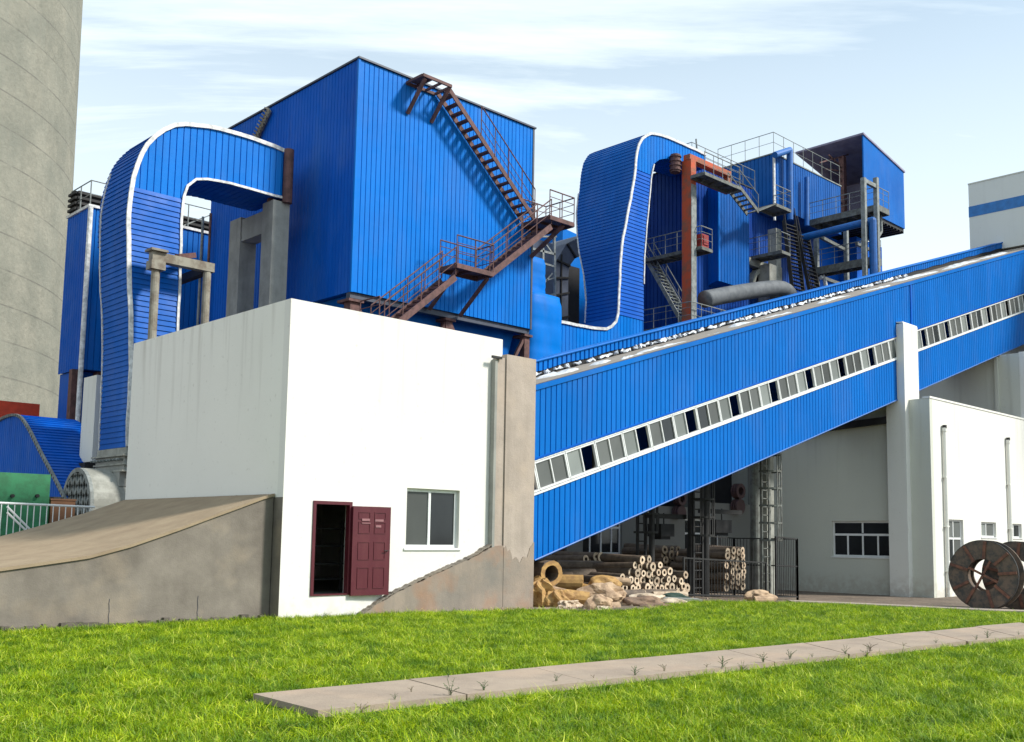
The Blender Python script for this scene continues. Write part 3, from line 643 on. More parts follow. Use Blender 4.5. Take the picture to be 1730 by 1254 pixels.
# taller part behind with gable return
tb = thing('tall_cream_block', (48, 19.6, 7), 'taller cream rendered block rising behind the low cream building under the gallery', 'building')
XT = 50.5
p1 = at(1717, 592, X=XT); p2 = at(1560, 632, X=XT)
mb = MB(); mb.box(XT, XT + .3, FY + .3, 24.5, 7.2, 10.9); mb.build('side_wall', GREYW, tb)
mb = MB(); mb.box(XT + .001, 75, FY + .05, FY + .3, 7.66, 10.95); mb.build('front_wall', CREAM, tb)
mb = MB(); mb.box(XT - .1, XT, FY + 1.3, FY + 1.45, 7.3, 10.8); mb.build('pilaster', GREYW, tb)
mb = MB(); mb.box(XT + .3, 75, FY + .3, 24.5, 10.7, 10.85); mb.build('roof', ROOFG, tb)
# bunker house at the head of the gallery
ph = thing('white_penthouse', (58, 22, 17), 'pale grey tower room with a horizontal blue stripe at the head of the gallery', 'building')
XH = 58.0; q0 = at(1635, 313, X=XH); q1 = at(1640, 430, X=XH)
ZH0, ZH1 = q1.z, q0.z; s0 = at(1636, 368, X=XH).z; s1 = at(1636, 350, X=XH).z
yb = (q0.y + q1.y) / 2
mb = MB(); mb.box(XH, 80, 6, yb, ZH0, s0); mb.box(XH, 80, 6, yb, s1, ZH1); mb.build('wall', plaster("penthouse_render", (0.68, 0.70, 0.66, 1), (0.5, 0.5, 0.47, 1), .2, False), ph)
mb = MB(); mb.box(XH - .015, 80.01, 5.99, yb + .015, s0, s1); mb.build('blue_stripe', plain("light_blue_stripe", (0.02, 0.18, 0.50, 1), .5), ph)
mb = MB(); mb.box(XH - .02, 80, 6, yb + .02, ZH1, ZH1 + .08); mb.build('roof_cap', GREYW, ph)
mb = MB(); mb.box(XH + .5, 79, 6.5, yb - .4, -.4, ZH0); mb.build('tower_shaft', GREYW, ph)
# ================================================================== BLUE TOWER (filter house)
TX0, TX1, TY0, TY1, TZ0, TZ1 = 21.42, 30.78, 32.0, 43.6, 10.83, 19.93
bt_ = thing('blue_tower', (TX0, TY0, 0), 'large box shaped tower clad in ribbed blue sheet behind the white building', 'building')
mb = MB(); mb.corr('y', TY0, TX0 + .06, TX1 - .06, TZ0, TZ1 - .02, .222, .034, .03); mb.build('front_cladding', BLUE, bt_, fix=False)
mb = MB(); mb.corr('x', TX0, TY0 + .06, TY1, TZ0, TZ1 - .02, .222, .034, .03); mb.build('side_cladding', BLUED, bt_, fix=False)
mb = MB(); mb.box(TX0 + .06, TX1 - .02, TY0 + .06, TY1, TZ0 + .02, TZ1 - .05); mb.build('tower_body', BLUED, bt_)
mb = MB(); mb.box(TX0 - .03, TX0 + .07, TY0 - .03, TY0 + .07, TZ0 - .02, TZ1); mb.build('corner_trim', BLUE, bt_)
mb = MB(); mb.box(TX1 - .07, TX1 + .02, TY0 - .03, TY0 + .1, TZ0 - .02, TZ1); mb.build('corner_trim', EDGE, bt_)
mb = MB(); mb.box(TX0 - .06, TX1 + .08, TY0 - .08, TY1 + .06, TZ1, TZ1 + .07); mb.build('roof', EDGE, bt_)
mb = MB(); mb.prism([(TX0 + .3, TZ0 - .001), (TX1 - .3, TZ0 - .001), (TX1 - 1.1, 8.2), (TX1 - 1.1, 5.0), (TX0 + 1.1, 5.0), (TX0 + 1.1, 8.2)], 'y', TY0 + .75, TY1 - 1); mb.build('hopper_skirt', BLUE2, bt_)
mb = MB(); mb.box(TX0 + .02, TX1 - .02, TY0 + .10, TY0 + .36, TZ0 - .22, TZ0 - .003); mb.build('base_beam', EDGE, bt_)
for px, w in ((595, .42), (755, .34), (887, .30)):
    X = at(px, 540, Y=TY0 + .35).x
    m = MB(); m.box(X - w / 2, X + w / 2, TY0 + .2, TY0 + .2 + w, 5.0, TZ0 - .23); c = m.build('support_column', RUST, bt_)
    m = MB(); m.box(X - w * .8, X + w * .8, TY0 + .1, TY0 + .9, TZ0 - .33, TZ0 - .23); m.build('head_plate', RUST, c)
    for sgn in (-1, 1):
        if px == 595 and sgn < 0 or px == 887 and sgn > 0: continue
        m = MB(); m.beam((X + sgn * w * .3, TY0 + .3, TZ0 - .36), (X + sgn * 1.0, TY0 + .3, TZ0 - 1.9), .13); m.build('brace', RUST, c)
# rust streaked cable ladder on the side wall
a = at(455, 186, X=TX0 - .12); b = at(432, 236, X=TX0 - .12)
m = MB(); pts = [a + (b - a) * (i / 9) for i in range(10)]
m.sqpath(pts, .07, .30)
for i, p in enumerate(pts): m.beam(p + Vector((-.08, -.16, -.1)), p + Vector((-.08, .24, .16)), .05)
m.build('cable_ladder', POST, bt_)
m = MB(); q = at(357, 345, X=TX0 - .2); m.tube((q.x, q.y, 8), (q.x, q.y, 16.2), .06); m.build('rust_pipe', RUST, bt_)
m = MB(); m.tube((q.x, q.y + .75, 8), (q.x, q.y + .75, 16.2), .06); m.build('grey_pipe', STEELG, bt_)

# ------------------------------------------------------------------ stairs on the tower front
st = thing('steel_staircase', (26, 31, 10), 'rusty brown steel staircase zigzagging up the front of the blue tower', 'staircase')
def rail(name, pts, parent, mat=RUST, posts=True, h=1.1, r=.022, mids=(.55, .85), pitch=1.0, topr=.028):
    """guard rail above a polyline of walking-surface points"""
    m = MB(); P = [Vector(p) for p in pts]; up = Vector((0, 0, h))
    for a, b in zip(P, P[1:]): m.tube(a + up, b + up, topr, 6)
    for k in mids:
        for a, b in zip(P, P[1:]): m.tube(a + Vector((0, 0, k)), b + Vector((0, 0, k)), r * .75, 5)
    done = []
    for a, b in zip(P, P[1:]):
        n = max(1, round((b - a).length / pitch))
        for i in range(n + 1):
            q = a.lerp(b, i / n)
            if any((q - d).length < .05 for d in done): continue
            done.append(q); m.tube(q, q + up, r, 6)
    return m.build(name, mat, parent)
def flight(parent, a, b, y0, y1, rise=.20, mat=RUST, sh=.24, sides=(0, 1), mids=(.5, .8), tname='tread'):
    """stair flight from a to b in the XZ plane; a,b = (x,z) bottom and top"""
    ax, az = a; bx, bz = b
    fl = MB()
    for y in (y0, y1): fl.beam((ax, y, az), (bx, y, bz), .05, sh)
    f = fl.build('stair_flight', mat, parent)
    n = max(2, int(abs(bz - az) / rise)); first = None
    for i in range(1, n):
        t = i / n; x = ax + (bx - ax) * t; z = az + (bz - az) * t
        if first is None:
            m = MB(); m.box(x - .13, x + .13, y0 + .03, y1 - .03, z - .02, z + .015); m.box(x - .13, x - .10, y0 + .03, y1 - .03, z - .06, z - .021)
            first = m.build(tname, mat, f); base = (x, z)
        else:
            c = first.copy(); COL.objects.link(c); c.parent = f; c.location = (x - base[0], 0, z - base[1])
    for s in sides: rail('guard_rail', [(ax, (y0, y1)[s], az + .1), (bx, (y0, y1)[s], bz + .1)], f, mat, mids=mids)
    return f
def landing(parent, x0, x1, y0, y1, z, mat=RUST, edges='fr', t=.16, name='landing', fl=None, r=.022, rmat=None, mids=(.4, .8), pitch=.9):
    m = MB(); m.box(x0, x1, y0, y1, z - .04, z)
    for y in (y0, y1): m.box(x0, x1, y - .04, y + .04, z - t - .041, z - .041)
    for x in (x0, x1): m.box(x - .04, x + .04, y0 + .04, y1 - .04, z - t - .04, z - .042)
    nn = int((x1 - x0) / .8)
    for i in range(1, nn): x = x0 + (x1 - x0) * i / nn; m.box(x - .03, x + .03, y0 + .04, y1 - .04, z - t, z - .041)
    nn = int((y1 - y0) / .8)
    for i in range(1, nn): y = y0 + (y1 - y0) * i / nn; m.box(x0 + .04, x1 - .04, y - .03, y + .03, z - t + .01, z - .043)
    o = m.build(name, mat, parent)
    c = {'a': (x0, y0, z), 'b': (x1, y0, z), 'c': (x1, y1, z), 'd': (x0, y1, z)}
    for e in edges.split(): rail('guard_rail', [c[k] for k in e], o, rmat or mat, r=r, mids=mids, pitch=pitch)
    return o
YA, YB_ = 30.25, 31.10            # outer run
flight(st, (21.7, 9.0), (25.0, 11.75), YA, YB_)
l1 = landing(st, 24.95, 26.85, YA - .1, 31.2, 12.3, edges='abc')
rail('guard_rail', [(24.95, 31.18, 12.3), (26.8, 31.18, 12.3)], l1)
flight(st, (26.75, 12.15), (30.2, 14.95), YA, YB_)
l2 = landing(st, 30.0, 31.5, YA - .1, 31.9, 15.4, edges='abcd')
f3 = flight(st, (30.05, 15.45), (25.1, 19.75), 31.15, 31.85, rise=.24, sides=(), sh=.2)
rail('guard_rail', [(30.05, 31.12, 15.5), (26.9, 31.12, 18.25)], f3, mids=(.35, .7), h=1.25)
m = MB(); lx0, lx1, ly0, ly1, lz = 23.65, 25.1, 30.9, 31.96, 19.75
for y in (ly0, ly1): m.box(lx0, lx1, y - .04, y + .04, lz - .12, lz)
for i in range(4): x = lx0 + (lx1 - lx0) * i / 3; m.box(x - .03, x + .03, ly0 + .04, ly1 - .04, lz - .11, lz - .01)
m.box(lx0 + .1, lx0 + .5, ly0 + .05, ly1 - .05, lz, lz + .02)
l3 = m.build('landing_frame', RUST, st)
for x, y in ((25.1, 30.3), (26.7, 30.3)):
    m = MB(); m.beam((x, y, 12.05), (x - .0, 31.97, 10.75), .12); m.build('strut', RUST, l1)
for x in (23.8, 25.0):
    m = MB(); m.beam((x, 30.95, 19.6), (x - .05, 31.97, 18.45), .12); m.build('strut', RUST, l3)
m = MB(); m.beam((31.0, 30.3, 15.2), (30.6, 31.9, 14.0), .14); m.build('strut', RUST, l2)
landing(st, 21.3, 22.5, 30.0, 31.2, 9.2, edges='da', name='foot_landing')

# ================================================================== DUCTS
def duct(root, out, inn, y0, depth, leg_z, step, nside=1, trims=True, mat=BLUE, smat=BLUED, pitch=.25, topx=None, bottom_run=None):
    """U/L shaped clad duct. out/inn = outer and inner outlines as (x,z) in plane Y=y0.
    leg (below leg_z) is clad horizontally, the top part vertically."""
    pass
# ---- left duct: leg, bend, run into the tower side
DY = 35.0
def P2(l, Y): return [tuple((p.x, p.z)) for p in (at(x, y, Y=Y) for x, y in l)]
LD = thing('curved_duct', (15.3, 36, 0), 'blue clad exhaust duct bending from the tower side down to the grey fan', 'duct')
out = P2([(479, 255), (440, 239), (400, 225), (350, 214), (318, 210), (290, 212), (266, 225), (245, 247), (232, 275), (222, 310), (217, 350), (216, 420), (217, 480), (221, 520), (221, 600), (217, 700), (215, 755)], DY)
inn = P2([(479, 335), (430, 322), (380, 308), (345, 303), (330, 304), (318, 312), (311, 326), (307, 350), (305, 400), (303, 480), (299, 560)], DY)
inn += [(16.25, 7.5), (16.2, 4.66)]
out = smooth2(out, 1)
zr = at(262, 325, Y=DY).z
def split_z(tab, ztop): return [(z, x) for x, z in tab if z <= ztop]
oz = split_z(out, zr + .6); iz = split_z(inn, zr + .6)
def zxint(tab, z): return interp(tab, z)
# leg front, lapped boards
DUCTB = blue_sheet('blue_sheet_duct', (0.000, 0.105, 0.46, 1), (0.000, 0.083, 0.38, 1))
m = MB(); z = 4.66
while z < zr:
    z2 = min(z + .19, zr)
    m.quad((zxint(oz, z), DY - .035, z), (zxint(iz, z), DY - .035, z), (zxint(iz, z2), DY, z2), (zxint(oz, z2), DY, z2))
    m.quad((zxint(oz, z), DY, z), (zxint(iz, z), DY, z), (zxint(iz, z), DY - .035, z), (zxint(oz, z), DY - .035, z)); z = z2
m.build('leg_front_cladding', DUCTB, LD, fix=False)
# bend front, vertical ribs: height functions of x
def upper(tab, x): # highest z of outline at x
    best = None
    for (xa, za), (xb, zb) in zip(tab, tab[1:]):
        lo, hi = min(xa, xb), max(xa, xb)
        if lo - 1e-6 <= x <= hi + 1e-6 and hi - lo > 1e-6:
            zz_ = za + (zb - za) * (x - xa) / (xb - xa); best = zz_ if best is None else max(best, zz_)
    return best
ot = [p for p in out if p[1] >= zr - .05]; xmin = min(p[0] for p in ot) + .02; xi = zxint(iz, zr)
def hi_(x): return upper(out, min(x, out[0][0])) or zr
def lo_(x): return zr if x <= xi + .02 else max(zr, upper(inn, min(x, inn[0][0])) or zr)
m = MB(); m.corr('y', DY, xmin, out[0][0], lo_, hi_, .25, .036, .035); m.build('bend_front_cladding', BLUE, LD, fix=False)
yb = lambda p: DY + 2.35 + (.25 if p.z > 12 else 0)
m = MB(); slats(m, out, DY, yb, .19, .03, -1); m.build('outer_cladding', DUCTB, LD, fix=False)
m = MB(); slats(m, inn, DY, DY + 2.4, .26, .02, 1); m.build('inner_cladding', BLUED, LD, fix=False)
m = MB()   # back
allz = []
xs = np.linspace(xmin, out[0][0] - .01, 24)
for a, b in zip(xs, xs[1:]): m.quad((a, DY + 2.36, lo_(a)), (b, DY + 2.36, lo_(b)), (b, DY + 2.36, hi_(b)), (a, DY + 2.36, hi_(a)))
for z in np.arange(4.66, zr, .8): z2 = min(z + .8, zr); m.quad((zxint(oz, z), DY + 2.36, z), (zxint(iz, z), DY + 2.36, z), (zxint(iz, z2), DY + 2.36, z2), (zxint(oz, z2), DY + 2.36, z2))
m.build('rear_cladding', BLUED, LD, fix=False)
def strip(m, P, w, d, y):
    """continuous flat strip of width w, thickness d (towards -Y) along points (x,z) at Y=y"""
    n = len(P); vs = []
    for i in range(n):
        a = P[max(0, i - 1)]; b = P[min(n - 1, i + 1)]; t = Vector((b[0] - a[0], 0, b[1] - a[1])).normalized(); q = Vector((-t.z, 0, t.x)) * w / 2
        for yy, s_ in ((y - d, 1), (y - d, -1), (y + .02, -1), (y + .02, 1)): vs.append((P[i][0] + q.x * s_, yy, P[i][1] + q.z * s_))
    fs = [(4 * i + k, 4 * i + (k + 1) % 4, 4 * i + 4 + (k + 1) % 4, 4 * i + 4 + k) for i in range(n - 1) for k in range(4)] + [(0, 1, 2, 3), (4 * n - 4, 4 * n - 3, 4 * n - 2, 4 * n - 1)]
    return m.add(vs, fs)
def trim(parent, path, y, w=.13, jit=.012, name='white_edge_trim', mat=TRIMW, seg=.45):
    P = even([(p[0], 0, p[1]) for p in path], seg); m = MB(); rr = random.Random(len(path))
    strip(m, [(p.x + rr.uniform(-jit, jit), p.z + rr.uniform(-jit, jit)) for p in P], w, .04, y)
    return m.build(name, mat, parent)
trim(LD, out, DY - .035, .15, .02)
trim(LD, [p for p in inn if p[1] > 7], DY - .03, .09)
trim(LD, [(p[0] - .02, p[1]) for p in out if p[1] < 15 and p[0] < 15.2], DY + 2.36, .06)
cap = at(484, 255, Y=DY); m = MB(); m.box(out[0][0] - .02, out[0][0] + .16, DY + .2, DY + 2.3, inn[0][1], out[0][1]); m.build('end_sleeve', BLUED, LD)
m = MB(); m.tube((out[0][0] + .18, DY - .12, at(483, 345, Y=DY).z), (out[0][0] + .18, DY - .12, cap.z + .02), .19, 14); m.build('rust_stub_pipe', RUST, LD)
# flange and grey transition below the duct
m = MB(); m.box(14.55, 16.25, DY - .08, DY + 2.45, 4.42, 4.64)
for z, e in ((4.40, .10), (4.10, .04), (3.86, .12)): m.box(14.5 - e, 16.3 + e, DY - .1 - e, DY + 2.45 + e, z - .06, z)
m.build('flange', INSUL, LD)
m = MB(); m.box(14.4, 16.3, DY + .0, DY + 2.4, 3.3, 3.84); m.box(14.52, 16.25, DY - .05, DY + 2.42, 3.87, 4.36); m.build('transition_box', CONC_G, LD)
m = MB()
for i in range(9): m.tube((14.30, DY + .1 + i * .28, 4.22), (14.58, DY + .1 + i * .28, 4.22), .04, 6)
for i in range(9): m.tube((14.7 + i * .19, DY - .26, 4.0), (14.7 + i * .19, DY - .02, 4.0), .04, 6)
tag(m.build('bolt_row', STEELG, LD), kind='stuff')
# fan: drum with a diamond grid inlet
fn = thing('industrial_fan', (14.8, 36, 1), 'grey drum shaped fan housing with a diamond grid inlet under the left blue duct', 'fan')
fc = at(122, 852, Y=36.6)
FC = Vector((13.55, 36.15, 2.62))
m = MB(); m.tube(FC, (17.5, FC.y, FC.z), 1.30, 36); m.build('drum', INSUL, fn, smooth=False)
m = MB(); m.ring(FC - Vector((.12, 0, 0)), FC - Vector((.002, 0, 0)), 1.30, 1.16, 36); m.build('inlet_ring', STEELG, fn)
m = MB(); m.tube(FC - Vector((.03, 0, 0)), FC - Vector((.004, 0, 0)), 1.15, 36); m.build('inlet_mouth', STEEL, fn)
m = MB()
for k in range(-3, 4):
    for sg in (-1, 1):
        q = k * .36; h = math.sqrt(max(0, 1.15 ** 2 - q * q))
        d = Vector((0, math.cos(R(58) * sg), math.sin(R(58) * sg))); n_ = Vector((0, -d.z, d.y))
        m.beam(FC - Vector((.08, 0, 0)) + n_ * q - d * h, FC - Vector((.08, 0, 0)) + n_ * q + d * h, .05, .12)
m.build('grid', STEELG, fn)
m = MB(); m.box(14.2, 17.2, 35.4, 37.0, -.1, 1.6); m.build('pedestal', CONC_G, fn)
mb = MB(); mb.box(12.65, 13.0, 36.0, 36.5, .4, 2.7); mb.tube((12.8, 36.2, 2.7), (12.8, 36.2, 2.9), .2); tag(mb.build('control_box', STEELD, None, (12.8, 36.2, .4)), 'small dark motor box in front of the grey fan behind the railing', 'machine')

# ---- blue hood at the far left
HD = thing('blue_hood', (13.4, 37, 0), 'blue ribbed cowl with a curved top at the left edge below the chimney', 'duct')
HX = 13.4
prof = [(p.y, p.z) for p in (at(x, y, X=HX) for x, y in ((116, 855), (112, 845), (92, 805), (70, 765), (52, 728), (38, 706), (28, 701), (15, 703), (0, 710), (-30, 736), (-60, 775)))]
prof = smooth2(prof, 2); zb_ = prof[0][1]
def hx1(p): return HX + .2 + 1.98 * min(1, max(0, (p.z - zb_) / 3.4)) ** .5
m = MB(); P = even([(q[0], 0, q[1]) for q in prof], .21)       # x slot holds Y here
for a, b in zip(P, P[1:]):
    d = (b - a).normalized(); nn = Vector((-d.z, 0, d.x)) * .03
    A = (a.x + nn.x, a.z + nn.z)
    m.quad((HX, A[0], A[1]), (hx1(a), A[0], A[1]), (hx1(b), b.x, b.z), (HX, b.x, b.z))
    m.quad((HX, a.x, a.z), (hx1(a), a.x, a.z), (hx1(a), A[0], A[1]), (HX, A[0], A[1]))
m.build('curved_cladding', BLUED, HD, fix=False)
lo_h = zb_; ups = sorted(prof)
m = MB(); m.corr('x', HX, prof[0][0], prof[-1][0], 0.0, lambda q: interp(ups, q), .22, .05, .03); m.build('end_cladding', BLUED, HD, fix=False)
m = MB()
for a, b in zip(P, P[1:]): m.quad((hx1(a), a.x, a.z), (hx1(b), b.x, b.z), (hx1(b) , b.x, 0), (hx1(a), a.x, 0))
m.quad((HX, P[0].x, 0), (hx1(P[0]), P[0].x, 0), (hx1(P[0]), P[0].x, P[0].z), (HX, P[0].x, P[0].z))
m.build('far_end_cladding', BLUED, HD, fix=False)
m = MB(); m.sqpath([(HX - .03, p.x, p.z + .01) for p in P], .10, .10, up=(1, 0, 0)); m.build('edge_trim', STEELG, HD)
mb = MB(); p = at(-30, 802, Y=31.0); q = at(86, 802, Y=31.0); mb.box(p.x, q.x, 31.0, 33.0 - .1, .0, q.z); 
gc = thing('green_container', (q.x, 31, 0), 'green painted steel box below the blue cowl at the left edge', 'container')
mb.build('box_body', GREEN, gc)
for px in (20, 62):
    c = at(px, 838, Y=31.0); m = MB(); m.tube((c.x, 30.9, c.z), (c.x, 30.999, c.z), .05); m.build('lug', STEELD, gc)
m = MB(); m.box(p.x + .1, q.x - .05, 30.96, 30.995, .9, 1.0); m.build('edge_bar', GREEN, gc)
mb = MB(); a = at(86, 845, Y=31.2); b = at(112, 845, Y=31.2); mb.box(a.x + .04, b.x + .3, 31.3, 32.4, 1.55, a.z - .0); mb.box(a.x + .02, b.x + .32, 31.28, 32.42, a.z, a.z + .05); mb.box(a.x + .1, b.x + .2, 31.35, 32.3, 0, 1.54)
tag(mb.build('brown_cabinet', BROWN, None, (a.x + .3, 31.8, 0)), 'brown rusty cabinet between the green box and the grey fan', 'cabinet')
# railing
rl = thing('white_railing', (9, 28, 1), 'white metal railing with thin bars in front of the green box, beside the ramp', 'railing')
RY = 27.9; a = at(-20, 849, Y=RY); b = at(160, 857, Y=RY)
m = MB(); m.tube((a.x, RY, a.z), (b.x, RY, b.z), .03, 8); m.build('top_rail', PVC, rl)
m = MB(); m.tube((a.x, RY, a.z - .95), (b.x, RY, a.z - .95), .02, 8); m.build('bottom_rail', PVC, rl)
first = None; x = a.x; i = 0
while x < b.x:
    z1 = a.z + (b.z - a.z) * (x - a.x) / (b.x - a.x)
    if first is None: m = MB(); m.tube((x, RY, z1 - 1.0), (x, RY, z1), .013, 6); first = m.build('baluster', PVC, rl); fx = x
    else: c = first.copy(); COL.objects.link(c); c.location.x += x - fx
    x += .155
for t in (0, 1):
    c = at(10, 855 + 12 * t, Y=RY + .3); d = at(50, 905 - 8 + 10 * t, Y=RY + .3); c = at(12, 856 + t * 10, Y=RY - .3); d = at(56, 900 + t * 8, Y=RY - .3)
    m = MB(); m.tube(c, d + (d - c) * .2, .026, 8); m.build('sloping_handrail', PVC, rl)
mb = MB(); mb.box(4, 13.2, 28.2, 29.2, -.2, .9); mb.box(4, 9.5, 29.2, 31, -.2, .75); tag(mb.build('concrete_plinth', CONC_G, None, (9, 28.5, 0)), 'grey concrete equipment plinth behind the white railing', 'plinth')
mb = MB(); a = at(-60, 678, Y=54); b = at(66, 705, Y=54); mb.box(a.x - 2, b.x, 54, 54.12, b.z - 1.6, at(66, 683, Y=54).z)
tag(mb.build('red_board', REDB, None, (b.x, 54, b.z)), 'plain red board at the foot of the chimney above the blue cowl', 'board')

# ---- frames under the left duct
cf = thing('concrete_portal', (20, 36, 0), 'bare concrete portal frame of two square columns holding up the left blue duct', 'frame')
a = at(462, 338, Y=34.95); b = at(490, 338, Y=34.95)
m = MB(); m.box(a.x, b.x, 34.95, 35.75, 0, 14.62); m.build('column', CONC_G, cf)
m = MB(); m.box(a.x, b.x, 37.45, 38.35, 0, 14.45); m.build('column', CONC_G, cf)
m = MB(); m.box(a.x + .05, b.x - .05, 35.75, 37.45, 13.45, 14.35); m.build('beam', CONC_G, cf)
for x in (a.x + .15, a.x + .55):
    m = MB(); m.add([(x - .2, 35.3, 14.62), (x + .2, 35.3, 14.62), (x, 35.3, 15.15), (x - .2, 35.4, 14.62), (x + .2, 35.4, 14.62), (x, 35.4, 15.15)], [(0, 1, 2), (3, 5, 4), (0, 3, 4, 1), (1, 4, 5, 2), (2, 5, 3, 0)]); m.build('gusset', RUST, cf)
sf = thing('steel_post_frame', (16, 34.3, 0), 'weathered steel frame of two round posts and a crossbeam before the curved left duct', 'frame')
SY = 34.25; a = at(264, 440, Y=SY); b = at(350, 458, Y=SY)
for p in (a, b): m = MB(); m.tube((p.x, SY, 0), (p.x, SY, p.z - .05), .145, 14); m.build('post', POST, sf)
m = MB(); m.box(a.x - .2, b.x + .2, SY - .16, SY + .16, a.z - .05, a.z + .27); m.build('crossbeam', POST, sf)
m = MB(); m.box(b.x - .12, b.x + .12, SY + .17, 37.3, a.z - .12, a.z + .16); m.build('side_beam', STEELD, sf)
m = MB(); m.box(a.x - .3, a.x + .3, SY - .28, SY + .28, a.z + .28, a.z + .36); m.box(a.x - .25, a.x + .25, SY - .22, SY + .22, a.z - .35, a.z - .051); m.build('head_plate', POST, sf)
m = MB(); c = at(325, 428, Y=SY - .1); m.beam((c.x - .5, SY, a.z + .28), (c.x + .35, SY + .5, a.z + .6), .18); m.build('bracket', RUST, sf)

# ---- middle duct
MD = thing('tall_curved_duct', (39, 35, 0), 'tall blue duct with white edge strips curving up beside the boiler house', 'duct')
MY = 34.0
mo = P2([(1192, 262), (1170, 251), (1150, 243), (1125, 231), (1108, 226), (1097, 226), (1086, 231), (1078, 245), (1074, 265), (1071, 300), (1065, 335), (1057, 375), (1050, 410), (1047, 450), (1045, 500), (1043, 535), (1036, 551), (1022, 557), (1000, 554), (938, 543)], MY)
mi = P2([(1192, 285), (1150, 272), (1125, 268), (1113, 270), (1104, 278), (1100, 295), (1097, 330), (1092, 380), (1088, 430), (1087, 480), (1087, 540), (1086, 600), (1085, 640)], MY)
zt = at(1085, 290, Y=MY).z; zb = 13.1
oz = [(z, x) for x, z in mo[6:17]]; iz = [(z, x) for x, z in mi[4:]]
m = MB(); z = zb
while z < zt:
    z2 = min(z + .2, zt)
    m.quad((interp(oz, z), MY - .035, z), (interp(iz, z), MY - .035, z), (interp(iz, z2), MY, z2), (interp(oz, z2), MY, z2))
    m.quad((interp(oz, z), MY, z), (interp(iz, z), MY, z), (interp(iz, z), MY - .035, z), (interp(oz, z), MY - .035, z)); z = z2
m.build('leg_front_cladding', BLUED, MD, fix=False)
mxn = min(p[0] for p in mo[:9]) + .02
topline = mo[:9]; xi2 = interp(iz, zt)
m = MB(); m.corr('y', MY, mxn, mo[0][0], lambda x: zt if x <= xi2 + .02 else max(zt, upper(mi, x) or zt), lambda x: upper(topline, x) or zt, .25, .036, .035); m.build('top_front_cladding', BLUE, MD, fix=False)
runx0 = mo[-1][0]; runx1 = interp(iz, zb)
low = mo[14:]
m = MB(); m.corr('y', MY, runx0, runx1, 9.0, lambda x: min(zb, (upper(low, x) if x < low[0][0] else zb) or zb), .25, .036, .035); m.build('bottom_run_cladding', BLUE, MD, fix=False)
def yb2(p):
    t = min(1, max(0, (p.z - 14) / 6.5)); return MY + 2.2 + 1.75 * (t * t * (3 - 2 * t))
m = MB(); slats(m, mo[:16], MY, yb2, .2, .03, -1); m.build('outer_cladding', BLUE2, MD, fix=False)
m = MB(); slats(m, mo[15:], MY, MY + 2.2, .5, .0, -1); m.build('run_top_cladding', BLUE2, MD, fix=False)
m = MB(); slats(m, mi, MY, MY + 2.2, .3, .02, 1); m.build('inner_cladding', BLUED, MD, fix=False)
trim(MD, smooth2(mo, 1), MY - .035, .14, .02)
trim(MD, mi[4:10], MY - .03, .07)
P = [p for p in mo[9:16]]
m = MB(); pts = [Vector((p[0] - .03, yb2(Vector((0, 0, p[1]))) + .02, p[1])) for p in P]; m.sqpath(pts, .09, .05); m.build('rear_edge_trim', TRIMW, MD)
m = MB(); m.hexa([(runx0, MY + .05, 9), (runx1, MY + .05, 9), (runx1, MY + 2.15, 9), (runx0, MY + 2.15, 9), (runx0, MY + .05, 12.0), (runx1, MY + .05, 12.4), (runx1, MY + 2.15, 12.4), (runx0, MY + 2.15, 12.0)]); m.build('run_body', BLUED, MD)

# ---- quilted blue wrap at the tower's right end
def wrap(x0, x1, y0, y1, z0, z1, label):
    m = MB(); nx, nz = 22, 26; rr = random.Random(int(z0 * 10)); cx, cy = (x0 + x1) / 2, (y0 + y1) / 2
    vs = []; n = 40; mth = 22
    for j in range(mth + 1):
        z = z0 + (z1 - z0) * j / mth; tp = 1 - .10 * max(0, (j / mth - .85) / .15) ** 2
        for i in range(n):
            t = 2 * math.pi * i / n; ct, st_ = math.cos(t), math.sin(t); k = (abs(ct) ** 5 + abs(st_) ** 5) ** (-1 / 5)
            w = 1 + .010 * math.sin(5 * t + j * .5) + rr.uniform(-.006, .006) - (.03 if j % 6 == 3 else 0)
            vs.append((cx + (x1 - x0) / 2 * ct * k * w * tp, cy + (y1 - y0) / 2 * st_ * k * w * tp, z))
    fs = [(j * n + i, j * n + (i + 1) % n, (j + 1) * n + (i + 1) % n, (j + 1) * n + i) for j in range(mth) for i in range(n)] + [tuple(range(mth * n, mth * n + n))]
    m.add(vs, fs); tag(m.build('wrapped_pipe', BLUE, None, (cx, cy, z0), smooth=True), label, 'wrapped pipe', 'smooth blue wrapped pipes beside the tower')
q = [at(x, y, Y=33.0) for x, y in ((898, 435), (918, 510), (936, 508), (936, 620))]
wrap(30.95, q[1].x, 32.7, 33.9, at(900, 512, Y=33).z - .3, at(900, 436, Y=33).z, 'narrow upper piece of smooth blue wrapped pipe at the right edge of the tower')
wrap(30.90, q[2].x, 32.2, 34.2, 8.5, at(925, 506, Y=33).z, 'wide lower piece of smooth blue wrapped pipe at the right edge of the tower')
